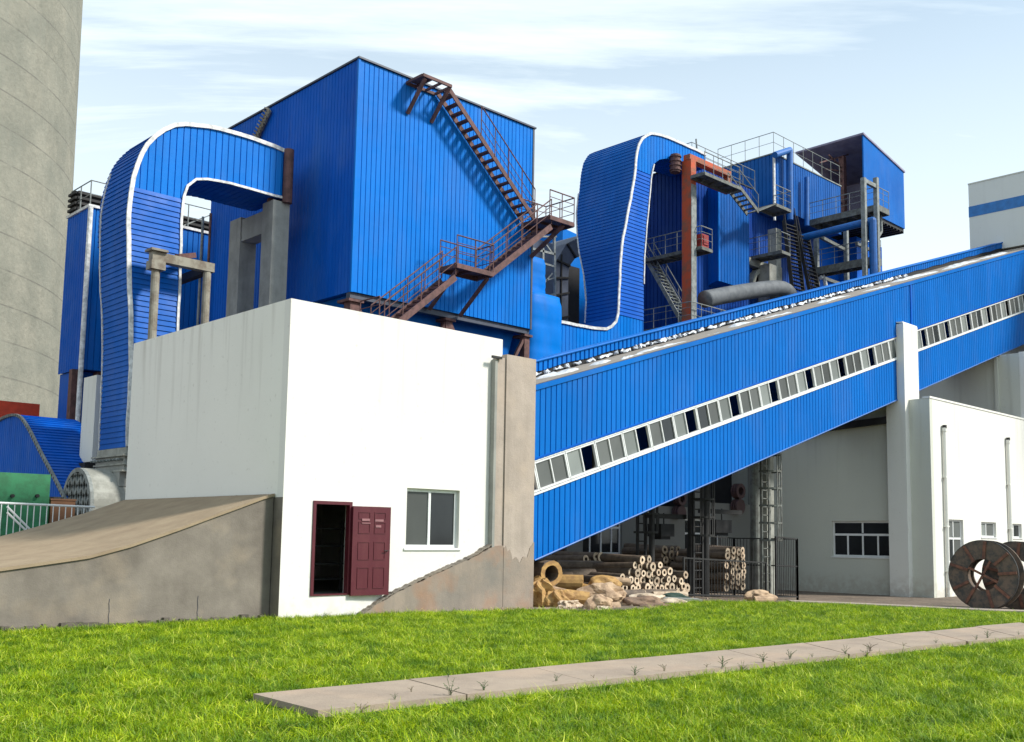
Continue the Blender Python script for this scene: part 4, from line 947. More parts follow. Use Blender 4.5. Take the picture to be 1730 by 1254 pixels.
# ---- dark arch duct behind, between tower and tall duct
AD = thing('grey_arch_duct', (42, 42, 0), 'dark grey plate duct with an arched opening between the tower and the tall blue duct', 'duct')
AY = 40.0
oa = P2([(935, 620), (934, 470), (940, 440), (957, 412), (985, 398), (1000, 392), (1000, 620)], AY)
m = MB(); ia = P2([(960, 620), (960, 470), (962, 450), (972, 436), (990, 430), (1000, 429), (1000, 620)], AY)
for i in range(5):
    m.quad((oa[i][0], AY, oa[i][1]), (oa[i + 1][0], AY, oa[i + 1][1]), (ia[i + 1][0], AY, ia[i + 1][1]), (ia[i][0], AY, ia[i][1]))
    m.quad((oa[i][0], AY, oa[i][1]), (oa[i][0], AY + 4, oa[i][1]), (oa[i + 1][0], AY + 4, oa[i + 1][1]), (oa[i + 1][0], AY, oa[i + 1][1]))
    m.quad((ia[i][0], AY, ia[i][1]), (ia[i][0], AY + 4, ia[i][1]), (ia[i + 1][0], AY + 4, ia[i + 1][1]), (ia[i + 1][0], AY, ia[i + 1][1]))
m.build('arch_plate', DUCTG, AD, fix=False)
m = MB(); m.box(oa[0][0] + .2, oa[-1][0] + 3, AY + 3.9, AY + 4, 8, oa[4][1] - .5); m.build('back_plate', BLACK, AD)
for i in (1, 2, 3, 4):
    m = MB(); m.beam((oa[i][0], AY - .06, oa[i][1]), (ia[i][0], AY - .06, ia[i][1]), .10, .10); m.build('stiffener', STEELD, AD)
for y in (500, 540):
    p = at(934, y, Y=AY); q = at(960, y - 5, Y=AY); m = MB(); m.beam((p.x, AY - .06, p.z), (q.x, AY - .06, q.z), .10, .10); m.build('stiffener', STEELD, AD)
p = at(947, 500, Y=AY); m = MB(); m.beam((p.x, AY - .05, 8), (p.x, AY - .05, at(947, 430, Y=AY).z), .07); m.build('stiffener', STEELD, AD)
bb = thing('blue_background_wall', (38, 46, 0), 'blue sheet wall with a sloping top far behind the gap beside the tower', 'building')
m = MB(); p = [at(x, y, Y=46) for x, y in ((951, 385), (975, 396), (1005, 400))]
m.prism([(p[0].x, 4), (p[0].x, p[0].z), (p[1].x, p[1].z), (p[1].x + 8, p[1].z - .1), (p[1].x + 8, 4)], 'y', 46, 50); m.build('wall', BLUE, bb)
lt = thing('steel_lattice', (34, 37, 0), 'pale steel lattice frame seen through the gap right of the tower below the upper landing', 'frame')
for a, b, w in (((936, 395), (938, 560), .12), ((917, 420), (917, 560), .12), ((897, 420), (937, 430), .12), ((917, 445), (937, 451), .1), ((915, 505), (936, 498), .14), ((920, 410), (934, 430), .08), ((917, 475), (936, 470), .06), ((922, 500), (935, 540), .08), ((900, 400), (940, 400), .08), ((918, 480), (933, 462), .06)):
    p = at(*a, Y=37.5); q = at(*b, Y=37.5); m = MB(); m.beam(p, q, w); m.build('strut', STEELG, lt)
m = MB(); p = at(890, 395, Y=38.5); q = at(936, 600, Y=38.5); m.box(p.x, q.x, 38.5, 40, 6, at(900, 402, Y=38.5).z); tag(m.build('dark_backdrop_wall', DUCTG, None, (p.x, 39, 6)), 'dark machinery casing behind the pale lattice right of the tower', 'machine casing')
# ================================================================== CHIMNEY
def chimney():
    top = at(140, 0, Y=47); bot = at(103, 700, Y=47)
    # right silhouette of a round shaft; centre well left of the frame
    cx, cy = 8.3, 88.0; d = math.hypot(cx, cy)
    def rad_at(px, py):      # radius so that the silhouette passes this pixel, and the height there
        r = at(px, py, Y=100.0); h = math.hypot(r.x, r.y); u = (r.x / h, r.y / h)
        return abs(cx * u[1] - cy * u[0]), (cx * u[0] + cy * u[1]), (r.z - EYE) / h
    ra, da, sa_ = rad_at(104, 690); rb, db, sb = rad_at(140, 5)
    za, zb_ = EYE + sa_ * da, EYE + sb * db
    k = (rb - ra) / (zb_ - za)
    n = 96; zs = [0 + 1.95 * i for i in range(34)]; vs = []; uvs = []
    for i, z in enumerate(zs):
        r = ra + k * (z - za)
        for zz_, rr in ((z, r), (z + 1.93, r + k * 1.93)):
            for j in range(n):
                t = 2 * math.pi * j / n; vs.append((cx + rr * math.cos(t), cy + rr * math.sin(t), zz_)); uvs.append((j * 2 * math.pi * ra / n, zz_))
    mb = MB(); rows = len(vs) // n
    mb.add(vs, [(i * n + j, i * n + (j + 1) % n, (i + 1) * n + (j + 1) % n, (i + 1) * n + j) for i in range(rows - 1) for j in range(n)])
    o = mb.build('chimney', CHIM, None, (cx, cy, 0), smooth=True, fix=False)
    uvl = o.data.uv_layers.new(name='UVMap'); co = o.data.loops; arr = np.zeros(len(co) * 2, dtype=np.float32)
    for li, l in enumerate(co): arr[2 * li], arr[2 * li + 1] = uvs[l.vertex_index]
    uvl.data.foreach_set('uv', arr)
    tag(o, 'huge round concrete chimney with faint casting rings at the left edge', 'chimney')
    return ra, rb, za, zb_
print('chimney radius', chimney())

# ================================================================== BLUE BUILDING BEHIND, LEFT
lb = thing('blue_boiler_annex', (17.7, 48, 0), 'narrow blue building with pale roof edge behind the left duct, next to the chimney', 'building')
LY = 48.0; c = at(152, 350, Y=LY); LX = c.x; zt_ = c.z
e = at(118, 366, X=LX); zb_ = at(152, 625, Y=LY).z
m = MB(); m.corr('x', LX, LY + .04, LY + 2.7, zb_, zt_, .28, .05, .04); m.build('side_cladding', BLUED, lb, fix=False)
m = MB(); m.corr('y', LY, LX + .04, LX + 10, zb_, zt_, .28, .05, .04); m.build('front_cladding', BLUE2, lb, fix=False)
m = MB(); m.box(LX + .05, LX + 10, LY + .05, LY + 2.7, zb_ + .05, zt_ - .02); m.build('body', BLUED, lb)
m = MB(); m.box(LX - .08, LX + .06, LY - .08, LY + 2.7, zt_, zt_ + .13); m.box(LX + .061, LX + 10, LY - .08, LY + .05, zt_ + .001, zt_ + .13); m.build('roof_edge', TRIMW, lb)
m = MB(); m.box(LX + .05, LX + 10, LY + .051, LY + 2.7, zt_, zt_ + .1); m.build('roof', ROOFG, lb)
m = MB(); m.tube((LX - .02, LY - .16, 5), (LX - .02, LY - .16, zt_), .11, 10); m.build('drainpipe', TRIMW, lb)
a = at(143, 680, Y=LY - .3); b = at(156, 703, Y=LY - .3); m = MB(); m.tube(a, b, .10, 8); m.build('drain_outlet', TRIMW, lb)
m = MB(); m.box(LX + .1, LX + 9, LY + .8, LY + 2.7, 0, zb_); m.build('recessed_base', BLUED, lb)
for px in (127, 168):
    p = at(px, 640, Y=LY + .3); m = MB(); m.box(p.x - .18, p.x + .18, LY + .2, LY + .6, 0, zb_ - .02); m.build('rust_column', RUST, lb)
m = MB(); m.box(LX, LX + 9.5, LY + 1.5, LY + 2.4, zt_ + .1, zt_ + 1.15)
for i in range(4): m.box(LX - .05, LX + 9.6, LY + 1.38, LY + 1.5, zt_ + .2 + i * .26, zt_ + .32 + i * .26); m.box(LX - .16, LX - .001, LY + 1.5, LY + 2.4, zt_ + .2 + i * .26, zt_ + .32 + i * .26)
m.build('roof_louvre', STEELD, lb)
rail('roof_rail', [(LX, LY + 2.4, zt_ + .13), (LX, LY, zt_ + .13), (LX + 9.5, LY, zt_ + .13)], lb, STEELG, h=1.15, r=.03, pitch=1.2, mids=(.5,))
for x in (LX + .6, LX + 2.8, LX + 4.6):
    m = MB(); m.beam((x, LY + .1, zt_ + .2), (x + 1.6, LY + .1, zt_ + 1.2), .06); m.build('roof_brace', STEELG, lb)
pp = thing('white_cabin', (14, 40, 0), 'pale grey cabin end between the blue annex and the left duct', 'cabin')
a = at(152, 632, Y=38.3); b = at(176, 770, Y=38.3); m = MB(); m.box(a.x + .25, b.x + 1, 38.3, 39.5, 4.3, a.z); m.build('cabin_wall', CREAM, pp)
m = MB(); m.box(a.x + .05, b.x + .9, 38.4, 39.4, 0, 4.25); m.build('support_base', STEELD, pp)

# ================================================================== BOILER HOUSE
bo = thing('boiler_house', (47, 34, 0), 'blue sheet clad boiler house with platforms and stairs behind the gallery', 'building')
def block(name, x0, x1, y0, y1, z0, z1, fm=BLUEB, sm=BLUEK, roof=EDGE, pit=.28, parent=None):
    pa = parent or bo
    m = MB(); m.corr('y', y0, x0 + .04, x1, z0, z1, pit, .055, .04); a = m.build(name + '_front', fm, pa, fix=False)
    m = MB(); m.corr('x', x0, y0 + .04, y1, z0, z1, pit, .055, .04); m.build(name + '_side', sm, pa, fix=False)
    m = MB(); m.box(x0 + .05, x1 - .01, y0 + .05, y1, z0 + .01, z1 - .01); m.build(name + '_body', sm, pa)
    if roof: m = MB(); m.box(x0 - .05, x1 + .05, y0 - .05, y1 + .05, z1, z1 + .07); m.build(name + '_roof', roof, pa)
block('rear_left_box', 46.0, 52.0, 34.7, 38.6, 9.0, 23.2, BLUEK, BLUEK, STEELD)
m = MB()
q = [(34.0, 16.5), (37.2, 15.8), (37.2, 22.15), (34.0, 22.15)]
m.prism(q, 'x', 47.55, 50.58); m.build('front_box_body', BLUED, bo)
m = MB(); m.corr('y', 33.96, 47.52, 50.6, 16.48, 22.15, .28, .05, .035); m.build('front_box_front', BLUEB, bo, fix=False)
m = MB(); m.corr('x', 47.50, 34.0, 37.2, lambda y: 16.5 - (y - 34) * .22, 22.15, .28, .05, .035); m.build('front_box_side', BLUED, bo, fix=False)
m = MB(); m.box(47.44, 47.53, 33.91, 33.99, 16.45, 22.2); m.build('front_box_corner', BLUE, bo)
block('upper_box', 53.4, 61.6, 34.0, 38.2, 22.3, 25.65, BLUEB, BLUEB, STEELG)
m = MB(); m.box(53.33, 53.47, 33.93, 34.03, 21.4, 25.7); m.build('corner_trim', TRIMW, bo)
block('recessed_wall', 52.6, 61.0, 35.4, 38.0, 9.0, 22.29, BLUEK, BLUEK, None)
rail('roof_rail', [(53.4, 38.2, 25.7), (53.4, 34.0, 25.7), (61.5, 34.0, 25.7)], bo, STEELG, h=1.35, r=.02, topr=.022, mids=(.7,), pitch=1.2)
rail('roof_rail', [(46.1, 38.4, 23.3), (46.1, 34.8, 23.3), (52.5, 34.8, 23.3)], bo, STEELG, h=1.2, r=.02, topr=.022, mids=(.6,), pitch=1.2)
# canopy: open on its left side
BRN = rusty("brown_inner_sheet", (0.26, 0.24, 0.33, 1), (0.18, 0.16, 0.24, 1), 1)
CX0, CX1, CY0, CY1 = 64.9, 71.0, 34.0, 39.4
m = MB(); m.add([(CX0, CY0, 24.9), (CX1, CY0, 24.83), (CX1, CY0, 29.14), (CX0, CY0, 30.26), (CX0, CY0 + .1, 24.9), (CX1, CY0 + .1, 24.83), (CX1, CY0 + .1, 29.14), (CX0, CY0 + .1, 30.26)], [(0, 1, 2, 3), (4, 7, 6, 5), (0, 4, 5, 1), (1, 5, 6, 2), (2, 6, 7, 3), (3, 7, 4, 0)]); m.build('canopy_front', BLUE2, bo)
m = MB(); m.hexa([(CX0 - .1, CY0 - .08, 30.27), (CX1 + .1, CY0 - .08, 29.14), (CX1 + .1, CY1, 29.14), (CX0 - .1, CY1, 30.27), (CX0 - .1, CY0 - .08, 30.4), (CX1 + .1, CY0 - .08, 29.27), (CX1 + .1, CY1, 29.27), (CX0 - .1, CY1, 30.4)]); m.build('canopy_roof', BRN, bo)
m = MB(); m.box(CX0 + .4, CX1, CY1 - .15, CY1, 24.5, 29.1); m.box(CX1 - .12, CX1, CY0 + .101, CY1 - .151, 24.8, 29.1); m.build('canopy_inner_walls', BRN, bo)
m = MB(); m.box(CX0 + .3, CX1, CY0 + .1, CY1, 24.62, 24.80)
for i in range(12): x = CX0 + .5 + i * .5; m.box(x, x + .1, CY0 + .1, CY1, 24.5, 24.62)
m.build('canopy_floor', STEELD, bo)
p = at(1428, 300, Y=36.0); m = MB(); m.box(p.x - .2, p.x + .2, 36.0, 36.4, 24.5, 29.5); m.build('canopy_column', RUST, bo)
for a, b in (((1400, 262), (1428, 290)), ((1428, 290), (1395, 286)), ((1405, 330), (1430, 350)), ((1428, 320), (1418, 300)), ((1385, 275), (1456, 255))):
    m = MB(); m.beam(at(*a, Y=36.2), at(*b, Y=36.2), .09); m.build('canopy_brace', RUST, bo)
# orange column and its head beams
OY = 32.95; a = at(1167, 268, Y=OY); b = at(1175, 270, Y=OY)
oc = thing('orange_column_frame', (a.x, OY, 0), 'bright orange primed steel column with two head beams in front of the boiler house', 'column')
m = MB(); m.box(a.x + .02, b.x + .05, OY, OY + .62, 9, a.z); m.build('column', ORANGE, oc)
m = MB(); m.box(a.x + .025, b.x + .045, OY - .03, OY - .002, 9, a.z - 1.4); m.build('grey_flange', STEELG, oc)
m = MB(); m.box(a.x - .001, a.x + 3.9, OY + .05, OY + .5, a.z + .001, a.z + .30); m.build('head_beam', ORANGE, oc)
m = MB(); m.box(b.x + .06, a.x + 3.9, OY + .10, OY + .45, a.z - .95, a.z - .78); m.build('lower_beam', ORANGE, oc)
m = MB(); m.box(a.x + 3.6, a.x + 3.88, OY + .12, OY + .4, a.z - .77, a.z - .001); m.build('beam_post', ORANGE, oc)
# platforms
PL = lambda *k, **w: landing(bo, *k, mat=STEEL, rmat=STEELG, name='platform', **w)
top = a.z
def flight_g(parent, a, b, w, mat, n, sh=.22, rails=(0, 1), h=1.0, rm=None):
    a, b, w = Vector(a), Vector(b), Vector(w)
    m = MB(); m.beam(a, b, .06, sh); m.beam(a + w, b + w, .06, sh); f = m.build('stair_flight', mat, parent)
    first = None
    for i in range(1, n):
        p = a.lerp(b, i / n)
        if first is None: m = MB(); m.beam(p, p + w, .2, .04); first = m.build('tread', mat, f); base = p
        else: c = first.copy(); COL.objects.link(c); c.parent = f; c.location = p - base
    for s_ in rails: rail('guard_rail', [a + w * s_, b + w * s_], f, rm or mat, h=h, mids=(.5,), r=.02, pitch=1.5)
    return f
PL(43.5, 46.8, 32.0, 32.9, 21.38, edges='ab', r=.02)
flight_g(bo, (46.8, 32.05, 21.4), (48.7, 32.05, 20.4), (0, .75, 0), STEEL, 6, rm=STEELG)
m = MB(); m.beam((48.7, 32.4, 20.45), (50.4, 32.4, 21.25), .8, .06); m.build('ramp_plate', STEEL, bo)
PL(50.45, 52.05, 32.0, 33.2, 21.33, edges='ab bc', r=.02)
PL(44.0, 45.0, 32.6, 36.7, 17.52, edges='da ab', r=.02)
flight_g(bo, (44.2, 36.7, 17.7), (44.2, 34.0, 13.45), (.8, 0, 0), STEELG, 18)
PL(43.1, 48.5, 32.6, 36.0, 13.2, edges='da ab', r=.02)
PL(51.45, 52.4, 32.3, 34.6, 18.8, edges='da ab', r=.02)
flight_g(bo, (53.5, 33.4, 21.3), (53.5, 32.75, 16.0), (1.1, -.1, 0), STEELD, 22)
flight_g(bo, (54.9, 33.3, 20.9), (55.3, 32.3, 14.9), (1.0, -.1, 0), STEELD, 24, rails=(0,))
m = MB(); m.box(44.3, 44.9, 32.75, 33.3, 17.55, 18.3); m.box(44.4, 44.8, 32.70, 32.749, 17.7, 18.2); tag(m.build('red_machine', rusty("red_paint", (.30, .03, .03, 1), (.16, .02, .02, 1)), None, (44.6, 33.0, 17.55)), 'small dark red machine on the platform behind the orange column', 'machine')
# insulated grey pieces
gi = thing('grey_pipe_duct', (51, 33.5, 17), 'large grey clad pipe running along behind the gallery and turning down in an elbow', 'pipe')
P = [at(1190, 506, Y=33.0), at(1240, 496, Y=33.0), at(1300, 487, Y=33.0), at(1322, 487, Y=33.0), at(1335, 497, Y=33.0), at(1340, 520, Y=33.0), at(1340, 560, Y=33.0)]
P = [Vector(p) for p in smooth2([tuple(p) for p in P], 2)]
m = MB(); n = 16
for i, p in enumerate(P):
    t = (P[min(i + 1, len(P) - 1)] - P[max(i - 1, 0)]).normalized(); x = Vector((0, 1, 0)); y = t.cross(x).normalized()
    m.v += [tuple(p + (x * math.cos(2 * math.pi * k / n) + y * math.sin(2 * math.pi * k / n)) * .47) for k in range(n)]
m.f = [(i * n + k, i * n + (k + 1) % n, (i + 1) * n + (k + 1) % n, (i + 1) * n + k) for i in range(len(P) - 1) for k in range(n)] + [tuple(range(n))]
m.build('pipe_run', rusty("dark_grey_cladding", (0.13, 0.14, 0.15, 1), (0.09, 0.10, 0.11, 1), 2), gi, smooth=True)
ip = thing('insulated_pillar', (53.5, 33.6, 13), 'pale grey clad pillar with an arched hood below the middle platform', 'pillar')
a = at(1311, 372, Y=33.7); b = at(1319, 372, Y=33.7)
m = MB(); m.box(a.x, b.x, 33.7, 34.3, 9, 20.8); m.build('pillar', INSUL, ip)
a = at(1300, 445, Y=33.65); b = at(1321, 445, Y=33.65); m = MB(); m.box(a.x, b.x, 33.65, 34.45, 9, a.z); m.build('lower_cladding', INSUL, ip)
m = MB(); c0 = at(1283, 487, Y=34.6); n = 12; ro, ri = 1.15, .88
for i in range(n + 1):
    t = math.pi * i / n
    for yy in (34.3, 35.6):
        for q in (ro if 0 else ro, ri): m.v.append((c0.x + 1.0 * q * math.cos(t), yy, c0.z + q * math.sin(t) * 1.0))
for i in range(n):
    o_ = 4 * i; m.f += [(o_, o_ + 4, o_ + 5, o_ + 1), (o_ + 2, o_ + 3, o_ + 7, o_ + 6), (o_, o_ + 2, o_ + 6, o_ + 4), (o_ + 1, o_ + 5, o_ + 7, o_ + 3)]
m.box(c0.x - 1.5, c0.x + 1.2, 34.35, 35.5, c0.z + 1.15, c0.z + 1.6)
m.build('arched_hood', INSUL, ip)
# right hand service floors
PL(57.4, 58.85, 29.2, 33.9, 22.34, edges='da ab', r=.02, t=.35)
PL(57.05, 57.8, 29.25, 33.8, 19.02, edges='da ab', r=.02, t=.45)
m = MB(); XW = 69.0; pr0 = at(1447, 430, X=XW); m.corr('x', XW, pr0.y, 40.5, 9, 24.4, .28, .05, .04); m.build('service_wall', BLUEB, bo, fix=False)
m = MB(); m.box(XW + .05, XW + 4, pr0.y, 40.5, 9, 24.4); m.build('service_body', BLUED, bo)
m = MB(); m.box(62.0, 69, 38.4, 38.6, 9, 24.4); m.build('inner_back_wall', BLUED, bo)
for px, yt, yb_ in ((1462, 300, 480), (1483, 300, 480), (1432, 385, 480), (1382, 398, 480)):
    YY = 29.1 if px > 1450 else 33.4; p = at(px, yt, Y=YY); m = MB(); m.box(p.x - .13, p.x + .13, YY, YY + .26, 9, p.z); m.build('steel_post', STEELG, bo)
a = at(1462, 300, Y=29.1); b = at(1483, 306, Y=29.1); m = MB(); m.beam((a.x + .14, 29.23, a.z - .15), (b.x - .14, 29.23, a.z - .15), .2, .24); m.build('post_head_beam', STEELG, bo)
for a, b in (((1385, 400), (1432, 425)), ((1385, 468), (1432, 485)), ((1447, 412), (1468, 422))):
    m = MB(); m.beam(at(*a, Y=33.6), at(*b, Y=33.6), .2); m.build('steel_brace', STEEL, bo)
def pipe(label, pts, r, mat=BLUEP, name='blue_pipe', Y=33.0):
    P = [at(x, y, Y=(k[0] if k else Y)) for x, y, *k in pts]; m = MB(); m.path(P, r, 14)
    for p in P[1:-1]:     # ball joints at the bends
        n, k = 10, 6
        vs = [(p.x + r * math.sin(math.pi * j / k) * math.cos(2 * math.pi * i / n), p.y + r * math.sin(math.pi * j / k) * math.sin(2 * math.pi * i / n), p.z + r * math.cos(math.pi * j / k)) for j in range(1, k) for i in range(n)]
        m.add(vs, [(j * n + i, j * n + (i + 1) % n, (j + 1) * n + (i + 1) % n, (j + 1) * n + i) for j in range(k - 2) for i in range(n)] + [tuple(range(n)), tuple(range((k - 2) * n, (k - 1) * n))])
    tag(m.build(name, mat, None, P[-1]), label, 'pipe')
pipe('tall blue pipe with a short bent arm beside the corner of the upper blue box', [(1309, 262), (1334, 254), (1335, 372)], .20, Y=33.55)
pipe('short straight blue pipe standing right of the tall bent one', [(1363, 300), (1363, 382)], .16, Y=33.6)
pipe('thick blue pipe running level below the upper platform then straight down', [(1352, 403, 33.5), (1474, 373), (1477, 500)], .23, Y=28.9)
pipe('white pipe with a swan neck end in front of the lower blue service wall', [(1386, 470), (1391, 466), (1395, 482), (1396, 500)], .12, PVC, 'white_pipe', Y=33)
pipe('grey vent pipe on the roof behind the orange column head', [(1176, 235), (1178, 262)], .05, STEELG, 'vent_pipe', Y=35)
pipe('thin grey drain pipe right of the thick blue pipe', [(1488, 365), (1489, 392), (1484, 400), (1486, 500)], .09, STEELG, 'grey_pipe', Y=29.6)
m = MB(); p = at(1141, 262, Y=33.7); m.tube((p.x, 33.7, p.z - 1.0), (p.x, 33.7, p.z), .28, 14)
for k in range(4): m.tube((p.x, 33.7, p.z - .9 + k * .25), (p.x, 33.7, p.z - .84 + k * .25), .34, 14)
tag(m.build('rusty_valve', RUST, None, (p.x, 33.7, p.z - 1)), 'rusty ribbed expansion valve under the top of the tall blue duct', 'valve')
# lower clutter of the boiler house between duct and gallery
m = MB(); m.box(50.7, 53.5, 34.9, 35.7, 9, 16.5); m.build('lower_wall', BLUED, bo)
# ================================================================== YARD UNDER THE GALLERY
yb_ = thing('rear_white_building', (21, 26.5, 0), 'shaded white building with windows and dark openings behind the pipe stacks under the gallery', 'building')
BY = 26.5
WA = (28.36, 30.6, 1.15, 2.75); WB = (34.6, 37.1, 1.0, 2.62); O1 = (31.4, 34.8, 3.1, 5.6); O2 = (35.7, 39.6, 3.35, 7.4); DR = (27.05, 27.5, -.2, 2.1)
RWM = plaster("shaded_rear_render", (0.21, 0.21, 0.195, 1), (0.14, 0.14, 0.125, 1), .4)  # white render darkened: the shade under the gallery is put into its colour
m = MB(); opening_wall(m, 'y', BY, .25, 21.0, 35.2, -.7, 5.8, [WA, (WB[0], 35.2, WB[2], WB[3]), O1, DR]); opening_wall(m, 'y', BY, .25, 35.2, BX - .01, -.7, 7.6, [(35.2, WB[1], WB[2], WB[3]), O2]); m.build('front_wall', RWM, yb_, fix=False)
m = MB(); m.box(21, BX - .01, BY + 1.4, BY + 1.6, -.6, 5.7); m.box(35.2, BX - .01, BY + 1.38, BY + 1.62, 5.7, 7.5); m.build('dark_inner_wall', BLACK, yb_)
m = MB(); m.box(21, 35.2, BY + .25, BY + 1.7, 5.6, 5.78); m.box(35.2, BX - .01, BY + .25, BY + 1.7, 7.4, 7.58); m.build('roof', ROOFG, yb_)
m = MB(); m.box(27.07, 27.48, BY + .1, BY + .16, -.2, 2.08); m.build('door', rusty("brown_door", (.08, .04, .03, 1), (.05, .03, .02, 1)), yb_)
window(yb_, 'y', BY, *WA, [(.22, .5, .77), (.48,)], (.64,), [GL_DARK], fw=.07)
window(yb_, 'y', BY, *WB, [(.25, .5, .75), (.5,)], (.62,), [GL_DARK], fw=.07)
for nm, px, py, rr in (('round_cowl', 1150, 843, .28), ('round_cowl', 1249, 830, .34)):
    p = at(px, py, Y=26.2); m = MB()
    for k in range(3): m.ring((p.x, 26.1 + k * .12, p.z), (p.x, 26.18 + k * .12, p.z), rr, rr * .55, 16); m.tube((p.x, 26.12 + k * .12, p.z - 2 * rr), (p.x, 26.2 + k * .12, p.z - 2 * rr), rr, 16)
    m.build(nm, PINK, yb_)
# steel columns with crossbeams and hanging boxes
CYS = 22.2
def spx(px, py, Y=CYS): return at(px, py, Y=Y)
sfm = thing('dark_steel_frame', (28, CYS, 0), 'dark steel columns and crossbeams standing under the gallery behind the pipe stacks', 'frame')
for px, r in ((1101, .10), (1168, .13), (1193, .12), (1277, .19)):
    p = spx(px, 1000); m = MB(); m.tube((p.x, CYS, -.5), (p.x, CYS, min(gb(p.x) + .1, 9)), r, 14); m.build('column', STEELD if px < 1250 else STEEL, sfm)
for a, b, y in ((1101, 1168, 870), (1193, 1262, 862)):
    p, q = spx(a, y), spx(b, y); m = MB(); m.box(p.x, q.x, CYS + .21, CYS + .37, p.z - .1, p.z + .06); m.build('crossbeam', STEELD, sfm)
for px0, px1, y0, y1, t, lb_ in ((1117, 1150, 885, 907, 870, 'dark ribbed steel box hanging from the left crossbeam under the gallery'), (1210, 1246, 878, 901, 862, 'dark ribbed steel box hanging from the right crossbeam, next to the thick column')):
    Y = CYS - .1; p, q, tt = at(px0, y0, Y=Y), at(px1, y1, Y=Y), at(px0, t, Y=Y)
    th = thing('hanging_box', (p.x, Y, q.z), lb_, 'electrical box', 'boxes hanging under the gallery')
    x1 = q.x - .35
    m = MB(); m.box(p.x, x1, Y, Y + .6, q.z, p.z); m.box(p.x + .12, x1 - .1, Y + .1, Y + .5, q.z - .10, q.z); m.build('box_body', BLACK, th)
    m = MB()
    for x in (p.x + .3, x1 - .15): m.tube((x, Y + .35, p.z), (x, Y + .35, tt.z + .08), .025, 8)
    m.build('hangers', STEELD, th)
def cage_ladder(px, Y, label, w=.42, mat=STEELD, cage=True, side=1):
    p = at(px, 1000, Y=Y); x = p.x; top_ = min(gb(x) + (0.25), 8); b = gz(x, Y)
    th = thing('caged_ladder', (x, Y, b), label, 'ladder', 'caged ladders under the gallery')
    for s_ in (0, w): m = MB(); m.box(x + s_ - .04, x + s_ + .04, Y - .03, Y + .05, b, top_); m.build('stringer', mat, th)
    z = b + .3; f = None
    while z < top_:
        if f is None: m = MB(); m.tube((x + .03, Y + .01, z), (x + w - .03, Y + .01, z), .024, 6); f = m.build('rung', mat, th); z0_ = z
        else: c = f.copy(); COL.objects.link(c); c.parent = th; c.location = (0, 0, z - z0_)
        z += .3
    if cage:
        z = b + 2.1; f = None; n = 10; pts = [(x + w / 2 + .42 * math.cos(math.pi + math.pi * i / n), Y - .62 * math.sin(math.pi * i / n)) for i in range(n + 1)]
        while z < top_ - .1:
            if f is None:
                m = MB()
                for (ax, ay), (bx_, by) in zip(pts, pts[1:]): m.beam((ax, ay, z), (bx_, by, z), .025, .07)
                f = m.build('hoop', mat, th); z0_ = z
            else: c = f.copy(); COL.objects.link(c); c.parent = th; c.location = (0, 0, z - z0_)
            z += .62
        for i in (2, 4, 6, 8):
            ax, ay = pts[i]; m = MB(); m.box(ax - .025, ax + .025, ay - .012, ay + .012, b + 2.1, z - .6); m.build('cage_bar', mat, th)
    return th
cage_ladder(1077, 22.6, 'leftmost black caged ladder under the gallery, left of the hanging boxes')
cage_ladder(1172, 21.6, 'black caged ladder between the two hanging boxes under the gallery', .5)
cage_ladder(1288, 20.9, 'tall grey caged ladder against the thick column, right of both hanging boxes', .5, STEEL)
# light upright beside the grey ladder
p = at(1297, 1000, Y=21.9); q = at(1309, 1000, Y=21.9); m = MB(); m.box(p.x, q.x, 21.9, 22.2, -.5, gb(p.x) + .1)
tag(m.build('pale_post', INSUL, None, (p.x, 21.9, -.4)), 'pale rendered post behind the grey caged ladder under the gallery', 'post')
# iron cage fence
fc_ = thing('iron_fence', (29, 20, 0), 'dark iron bar fence enclosing the stacked pipes and the ladders under the gallery', 'fence')
def bars(pts, h, step=.14, mid=True):
    for (ax, ay), (bx_, by) in zip(pts, pts[1:]):
        za, zb2 = gz(ax, ay), gz(bx_, by); L_ = math.hypot(bx_ - ax, by - ay); n = int(L_ / step)
        m = MB()
        for z in ((.12, h * .55, h) if mid else (.12, h)): m.beam((ax, ay, za + z), (bx_, by, zb2 + z), .045)
        m.build('rail', STEELD, fc_); m = MB()
        for i in range(1, n): t = i / n; x, y, z = ax + (bx_ - ax) * t, ay + (by - ay) * t, za + (zb2 - za) * t; m.tube((x, y, z + .1), (x, y, z + h), .013, 5)
        tag(m.build('bars', STEELD, fc_), kind='stuff')
        for x, y, z in ((ax, ay, za), (bx_, by, zb2)): m = MB(); m.box(x - .03, x + .03, y - .03, y + .03, z - .1, z + h + .02); m.build('post', STEELD, fc_)
bars([(26.57, 20.4), (30.6, 19.95)], 1.28, mid=False)
bars([(31.3, 20.0), (33.1, 20.25)], 2.2)
bars([(33.1, 20.25), (33.1, 23.0), (30.2, 23.0)], 2.2)

